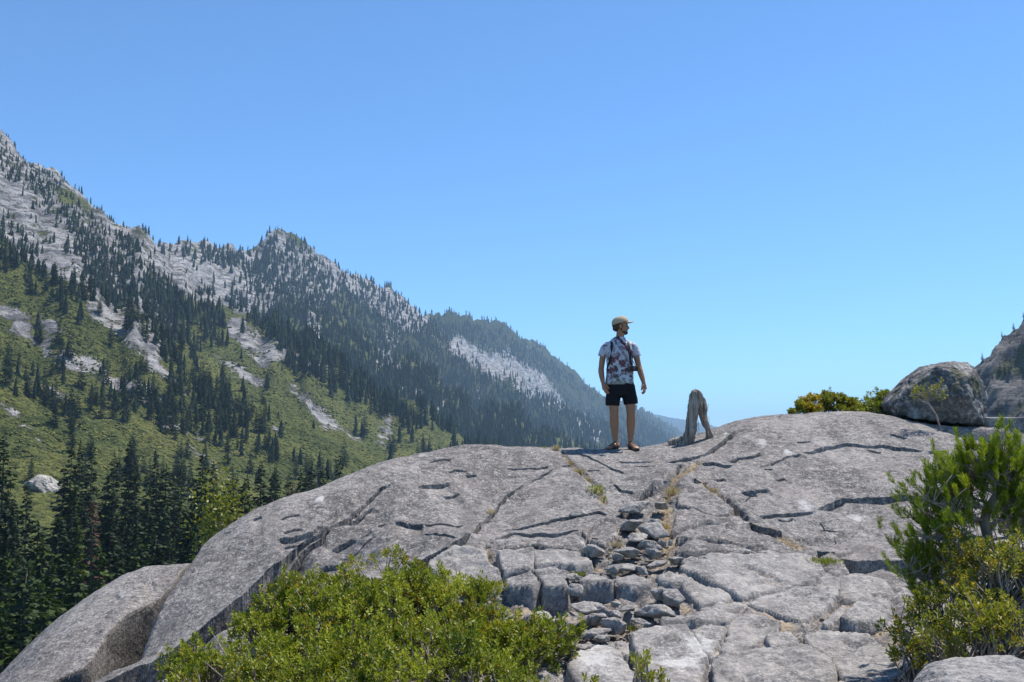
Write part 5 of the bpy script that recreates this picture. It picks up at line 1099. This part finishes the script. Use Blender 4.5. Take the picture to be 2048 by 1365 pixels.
col = n.mix(n.math('MULTIPLY', th(n.noise(14, 4, .6), .56, .62), .8), col, (.16, .05, .08))
col = n.mix(n.math('MULTIPLY', th(nz, .47, .53), n.math('MULTIPLY', band(1.02, 1.27, .05), .92)), col, (.10, .035, .045))
col = n.mix(n.math('MULTIPLY', th(nz2, .50, .56), n.math('MULTIPLY', band(.95, 1.16, .03), .9)), col, (.055, .045, .05))
# diagonal dark red streak from the collar
dg_ = n.math('ADD', xc, n.math('MULTIPLY', n.math('SUBTRACT', zc, 1.42), .75)); dg_ = n.math('ABSOLUTE', n.math('SUBTRACT', dg_, .045)); dg_ = n.math('ADD', dg_, n.math('MULTIPLY', n.math('SUBTRACT', nz, .5), .22))
col = n.mix(n.math('MULTIPLY', n.ramp(dg_, [(.012, 1.), (.04, 0.)]), band(1.24, 1.56, .03)), col, (.10, .028, .04))
col = n.mix(n.math('MULTIPLY', th(nz, .48, .55), n.math('MULTIPLY', band(.87, .97, .02), .75)), col, (.12, .15, .08))
M_SHIRT = n.done(col, .85, n.bump(n.noise(9, 4, .55), .02, .7), .15)

man = link("person", None, loc=po, label="man in tie-dye shirt, black shorts and cap standing on the dome looking right", cat="person")
BODY = [tubes([(np.array([(0, 0, z) for z in (.80, .88, 1.0, 1.15, 1.3, 1.40, 1.46, 1.49)]), np.array([(.150, .10), (.152, .105), (.145, .10), (.155, .105), (.172, .112), (.165, .10), (.12, .08), (.07, .06)]))], 20)]
BODY += [tb([(0, .02, 1.42), (.004, .012, 1.50), (.01, .0, 1.58), (.012, 0, 1.64)], [.075, .060, .055, .055])]
BODY += [tb([(-.085, 0, .92), (-.092, -.005, .75), (-.093, -.012, .60), (-.090, -.02, .49), (-.088, .008, .37), (-.080, .015, .25), (-.072, .012, .13), (-.07, .01, .07)], [.085, .078, .070, .059, .062, .052, .036, .037], 16, 36),
         tb([(.09, 0, .92), (.115, -.005, .75), (.134, -.012, .60), (.138, -.02, .49), (.140, .010, .37), (.137, .015, .25), (.134, .012, .13), (.134, .01, .07)], [.085, .078, .070, .059, .062, .052, .036, .037], 16, 36)]
def foot(x, y, a):
    c, s = math.cos(a), math.sin(a); q = lambda f, w, z: (x + f * s + w * c, y - f * c + w * s, z)
    out = [tb([q(-.055, 0, .045), q(0, 0, .055), q(.07, 0, .045), q(.14, 0, .026), q(.185, 0, .02)], [(.034, .04), (.036, .045), (.042, .032), (.046, .022), (.034, .014)], 14, 18)]
    for k, (w, l, r_) in enumerate([(-.028, .205, .0125), (-.010, .207, .010), (.006, .20, .0095), (.021, .19, .009), (.034, .178, .0085)]): out.append(tb([q(.15, w, .02), q(l, w, .016)], [r_, r_ * .9], 8, 5))
    return out
FT = [(-.07, .0, -.75), (.134, .0, .35)]
for f_ in FT: BODY += foot(*f_)
BODY += [tb([(-.155, .01, 1.435), (-.205, .012, 1.39), (-.232, .02, 1.26), (-.252, .025, 1.13), (-.258, .005, 1.06), (-.248, -.03, .96), (-.238, -.05, .895)], [.042, .044, .044, .039, .041, .035, .026], 14, 34),
         tb([(.15, .01, 1.435), (.196, .012, 1.39), (.228, .02, 1.26), (.258, .025, 1.14), (.272, .005, 1.07), (.298, -.02, .97), (.313, -.03, .905)], [.042, .044, .044, .039, .041, .035, .026], 14, 34)]
def hand(w, d, side, across, curl, n_in):
    """wrist w, direction d, across = thumb-side vector in the palm plane, n_in = palm-facing vector for the curl"""
    w = np.array(w); d = np.array(d, float); d /= np.linalg.norm(d); ac = np.array(across, float); ac -= d * (ac @ d); ac /= np.linalg.norm(ac); ni = np.array(n_in, float); ni -= d * (ni @ d); ni -= ac * (ni @ ac); ni /= np.linalg.norm(ni)
    out = [tubes([(np.array([w - d * .01, w + d * .03, w + d * .065, w + d * .092]), np.array([(.026, .022), (.034, .018), (.041, .016), (.038, .014)]) if abs(np.cross(d, [0, 0, 1]) @ ac) > .7 or True else 0)], 14)]
    for k, (o_, l, r_) in enumerate([(.031, .072, .0092), (.0105, .080, .0095), (-.010, .074, .0092), (-.030, .060, .0082)]):
        b = w + d * .085 + ac * o_; c = curl[k]; p1 = b + d * l * .42; p2 = p1 + (d * math.cos(c) + ni * math.sin(c)) * l * .34; p3 = p2 + (d * math.cos(2 * c) + ni * math.sin(2 * c)) * l * .28; out.append(tb([b, p1, p2, p3], [r_, r_, r_ * .95, r_ * .8], 8, 14))
    t0 = w + d * .028 + ac * .024; out.append(tb([t0, t0 + d * .03 + ac * .022 + ni * .008, t0 + d * .062 + ac * .026 + ni * .018, t0 + d * .082 + ac * .020 + ni * .026], [.014, .012, .010, .008], 8, 12)); return out
BODY += hand((-.236, -.052, .89), (.32, -.25, -1), -1, (.55, -.8, 0), [.35, .4, .45, .5], (.9, .3, 0))
BODY += hand((.314, -.032, .90), (.06, -.15, -1), 1, (-.5, -.85, 0), [.75, .55, .5, .5], (-.9, .35, 0))
# head, turned to look along +x
HX, HZ = .012, 1.685
R19 = Matrix.Rotation(math.radians(0), 4, 'Y')
BODY += [ell((HX - .008, 0, HZ + .025), (.100, .076, .098)), ell((HX + .022, 0, HZ - .035), (.075, .062, .078)), ell((HX + .062, 0, HZ - .088), (.034, .040, .030)), ell((HX + .035, 0, HZ - .078), (.05, .052, .035)),
         ell((HX + .083, 0, HZ + .022), (.018, .052, .014), None, 3), ell((HX + .085, .028, HZ - .022), (.015, .022, .022), None, 3), ell((HX + .085, -.028, HZ - .022), (.015, .022, .022), None, 3),
         tb([(HX + .088, 0, HZ + .012), (HX + .104, 0, HZ - .012), (HX + .114, 0, HZ - .030), (HX + .098, 0, HZ - .038)], [.010, .011, .014, .010], 10, 12), ell((HX + .090, 0, HZ - .058), (.013, .024, .007), None, 3), ell((HX + .088, 0, HZ - .070), (.013, .021, .007), None, 3),
         ell((HX - .008, -.078, HZ - .012), (.020, .010, .032), None, 3), ell((HX - .008, .078, HZ - .012), (.020, .010, .032), None, 3)]
link("body", solid("body", BODY, .0062, 3, None, M_SKIN), parent=man)
for s in (-1, 1): link("eye", np_mesh("eye", *ell((HX + .086, s * .031, HZ + .003), (.010, .012, .007), None, 3), M_EYE), parent=man)
link("hair", solid("hair", [ell((HX - .020, 0, HZ + .012), (.096, .081, .075)), ell((HX - .055, 0, HZ - .035), (.055, .058, .045))], .007, 2, None, M_HAIR), parent=man)
link("beard", solid("beard", [ell((HX + .066, 0, HZ - .094), (.036, .043, .030)), ell((HX + .034, .0, HZ - .085), (.045, .0585, .026)), ell((HX + .005, 0, HZ - .05), (.022, .069, .035))], .006, 2, None, M_HAIR), parent=man)
# cap
Rt = Matrix.Rotation(math.radians(-14), 4, 'Y'); cc = np.array([HX - .004, 0, HZ + .045])
V, F = ICO[6]; keep = V[:, 2] > -.12; Fk = F[keep[F].all(1)]; us = np.unique(Fk); mp = np.full(len(V), -1); mp[us] = np.arange(len(us)); Vk = V[us].copy()
flat_ = Vk * np.array([.118, .094, .096]); flat_[:, 2] = np.minimum(flat_[:, 2], .082 + .2 * (flat_[:, 2] - .082)); Vc = flat_ @ np.array(Rt.to_3x3()).T + cc
cap = link("cap", np_mesh("cap", Vc, mp[Fk], M_CAP), parent=man); sl = cap.modifiers.new("thick", 'SOLIDIFY'); sl.thickness = .004
uu, vv = np.meshgrid(np.linspace(0, 1, 10), np.linspace(-1, 1, 15), indexing='ij'); wv = .078 * (1 - .22 * uu ** 2); bxp = np.sqrt(np.clip(1 - (vv * .8) ** 2, 0, 1)) * .095 + uu * .092 * np.sqrt(np.clip(1 - (vv * .85) ** 2, 0, 1)) ; Bv = np.stack([bxp, vv * wv, -.004 - .012 * uu - .016 * vv ** 2], -1).reshape(-1, 3) @ np.array(Matrix.Rotation(math.radians(-6), 4, 'Y').to_3x3()).T + cc + np.array([0, 0, .012])
ix = np.arange(150).reshape(10, 15); Bf = np.stack([ix[:-1, :-1], ix[1:, :-1], ix[1:, 1:], ix[:-1, 1:]], -1).reshape(-1, 4)
br = link("brim", np_mesh("brim", Bv, Bf, M_CAP), parent=cap); sl = br.modifiers.new("thick", 'SOLIDIFY'); sl.thickness = .005
# shirt and shorts
def wr(amp, f, seed):
    def g2(co):
        ctr = np.array([0, 0, 0]); nn = np.stack([co[:, 0], co[:, 1] * 1.5, 0 * co[:, 2]], -1); nn /= np.linalg.norm(nn, axis=1)[:, None] + 1e-6
        return co + nn * (amp * fb3(np.stack([co[:, 0] * f, co[:, 1] * f, co[:, 2] * f * .6 + co[:, 0] * f * .5], -1), 3, seed))[:, None]
    return g2
SHT = [tubes([(np.array([(-.006, 0, .875), (-.006, 0, .92), (-.006, 0, 1.0), (-.006, 0, 1.12), (-.004, 0, 1.26), (0, 0, 1.36), (0, .005, 1.43), (0, .01, 1.485), (.002, .012, 1.532)]), np.array([(.196, .135), (.195, .136), (.186, .13), (.178, .126), (.182, .13), (.182, .122), (.168, .108), (.122, .088), (.072, .066)]))], 24),
       tb([(-.12, .01, 1.425), (-.182, .012, 1.40), (-.222, .016, 1.33), (-.240, .02, 1.265)], [.052, .055, .056, .059], 16, 14), tb([(.12, .01, 1.425), (.176, .012, 1.40), (.218, .016, 1.33), (.238, .02, 1.265)], [.052, .055, .056, .059], 16, 14)]
link("shirt", solid("shirt", SHT, .009, 2, wr(.010, 9, 6), M_SHIRT), parent=man)
SRT = [tubes([(np.array([(.004, 0, .935), (.004, 0, .88), (.006, 0, .80), (.01, 0, .73)]), np.array([(.176, .122), (.186, .128), (.198, .13), (.200, .12)]))], 24),
       tb([(-.085, 0, .86), (-.092, 0, .74), (-.104, 0, .66), (-.108, 0, .592)], [(.100, .105), (.102, .105), (.099, .102), (.098, .10)], 18, 14), tb([(.10, 0, .86), (.118, 0, .74), (.136, 0, .67), (.143, 0, .612)], [(.100, .105), (.102, .105), (.098, .102), (.096, .10)], 18, 14)]
link("shorts", solid("shorts", SRT, .009, 1, wr(.008, 11, 9), M_BLACK), parent=man)
# sandals
for (x, y, a) in FT:
    c, s = math.cos(a), math.sin(a); tt = np.linspace(-.085, .215, 16); hw = np.interp(tt, [-.085, -.06, 0, .08, .15, .19, .215], [.012, .034, .036, .044, .048, .038, .014]); top = []
    for sgn in (1, -1): top += [(f, sgn * w) for f, w in (zip(tt, hw) if sgn > 0 else zip(tt[::-1], hw[::-1]))]
    m = len(top); q = np.array([(x + f * s + w * c, y - f * c + w * s) for f, w in top]); V = np.r_[np.c_[q, np.full(m, .004)], np.c_[q, np.full(m, -.022)]]
    Fq = np.array([[i, (i + 1) % m, (i + 1) % m + m, i + m] for i in range(m)]); tri = np.array([[i, m - 1 - i - 1, m - 1 - i] for i in range(m // 2 - 1)] + [[i, i + 1, m - 2 - i] for i in range(m // 2 - 1)])
    sh = link("sandal", np_mesh("sandal", V, [Fq, tri], M_LEATH, False), parent=man)
    def arc(f, hgt, w): return np.array([(x + f * s + w * math.cos(t) * c, y - f * c + w * math.cos(t) * s, hgt * math.sin(t)) for t in np.linspace(0, math.pi, 11)])
    tv, tf = tubes([(arc(.125, .052, .052), .010), (arc(.065, .080, .047), .010), (arc(.02, .105, .043), .010), (arc(.095, .064, .050), .010)] + [(np.array([(x - .05 * s + .042 * math.cos(t) * c - .03 * s * math.sin(t) , y + .05 * c + .042 * math.cos(t) * s + .03 * c * math.sin(t), .075) for t in np.linspace(0, math.pi, 9)]), .0065)], 6)
    link("strap", np_mesh("strap", tv, tf, M_LEATH), parent=sh)
# rucksack and camera: carried, so things of their own
def ribbon(pts, w, th=.004):
    pts = curve(pts, 26); return tubes([(pts, np.tile([[w / 2, th]], (26, 1)))], 8)
pk = link("backpack", None, loc=po, label="dark rucksack on the man's back with straps over both shoulders", cat="backpack")
link("pack_body", solid("pack_body", [ell((0, .225, 1.22), (.135, .085, .23)), ell((0, .27, 1.12), (.10, .06, .12))], .012, 3, None, M_STRAP), parent=pk)
for s, xs in ((-1, [-.10, -.118, -.128, -.15, -.155]), (1, [.098, .112, .118, .128, .14])):
    tv, tf = ribbon([(xs[0], .15, 1.40), (xs[0], .06, 1.487), (xs[1], -.075, 1.445), (xs[2], -.138, 1.34), (xs[3], -.120, 1.20), (xs[4] * 1.12, -.02, 1.10), (xs[4], .15, 1.06)], .032); link("strap", np_mesh("strap", tv, tf, M_STRAP), parent=pk)
cm = link("hand_camera", None, loc=po, label="small black camera hanging at the man's hip on a diagonal strap", cat="camera")
def rbox(c, h, b=.012): return stone_box(c, h, b)
def stone_box(c, h, b):
    V, F = ICO[4]; P = np.sign(V) * np.abs(V) ** .28; P /= np.abs(P).max(0); return P * np.asarray(h) + np.asarray(c), F
cp_ = np.array([.168, -.175, 1.085])
link("camera_body", np_mesh("camera_body", *stone_box(cp_, (.052, .022, .036), .01), M_STRAP), parent=cm)
tv, tf = tubes([(cp_ + np.array([(0, -.02, 0), (0, -.045, -.004), (0, -.062, -.006)]), [.027, .026, .024])], 16); link("lens", np_mesh("lens", tv, tf, M_EYE), parent=cm)
tv, tf = ribbon([cp_ + np.array([-.03, .01, .036]), (.085, -.146, 1.20), (.0, -.148, 1.34), (-.06, -.115, 1.44), (-.078, .0, 1.505), (-.03, .09, 1.49), (.07, .13, 1.42), (.17, .10, 1.25), (.195, -.06, 1.14), cp_ + np.array([.04, .01, .034])], .012, .003); link("strap", np_mesh("strap", tv, tf, M_STRAP), parent=cm)

# pale rock on the green slope at the left
hx_, hy_, hz_, _ = ter_hit(np.array([85.]), np.array([972.]), 120, 2000); sk = hy_[0] / FPX
link("boulder", np_mesh("boulder", *stone_shape(6, rnd_planes(np.random.default_rng(71), 12, .9), 12, .09, 5), M_WHITE), loc=(hx_[0], hy_[0], hz_[0] + 2 * sk), scale=(30 * sk, 24 * sk, 22 * sk), rotz=.4, label="pale granite boulder on the green slope at the far left", cat="boulder")

# ------------------------------------------------------------------ summer haze filling the valley
hm = bpy.data.materials.new("haze"); hm.use_nodes = True; hn = hm.node_tree.nodes; hn.clear()
ho = hn.new("ShaderNodeOutputMaterial"); pv = hn.new("ShaderNodeVolumePrincipled"); hm.node_tree.links.new(pv.outputs[0], ho.inputs['Volume'])
pv.inputs['Density'].default_value = 1 / 12500; pv.inputs['Color'].default_value = (.46, .69, .97, 1); pv.inputs['Anisotropy'].default_value = .1; pv.inputs['Density Attribute'].default_value = ""
try: hm.cycles.homogeneous_volume = True
except Exception: pass
x0, x1, y0, y1, z0, z1 = -9000, 9000, -600, 19500, -150, 720
bv = np.array([(x, y, z) for x in (x0, x1) for y in (y0, y1) for z in (z0, z1)], float); bf = np.array([(0, 1, 3, 2), (4, 6, 7, 5), (0, 4, 5, 1), (2, 3, 7, 6), (0, 2, 6, 4), (1, 5, 7, 3)])
link("haze", np_mesh("haze", bv, bf, hm, False), kind="stuff")
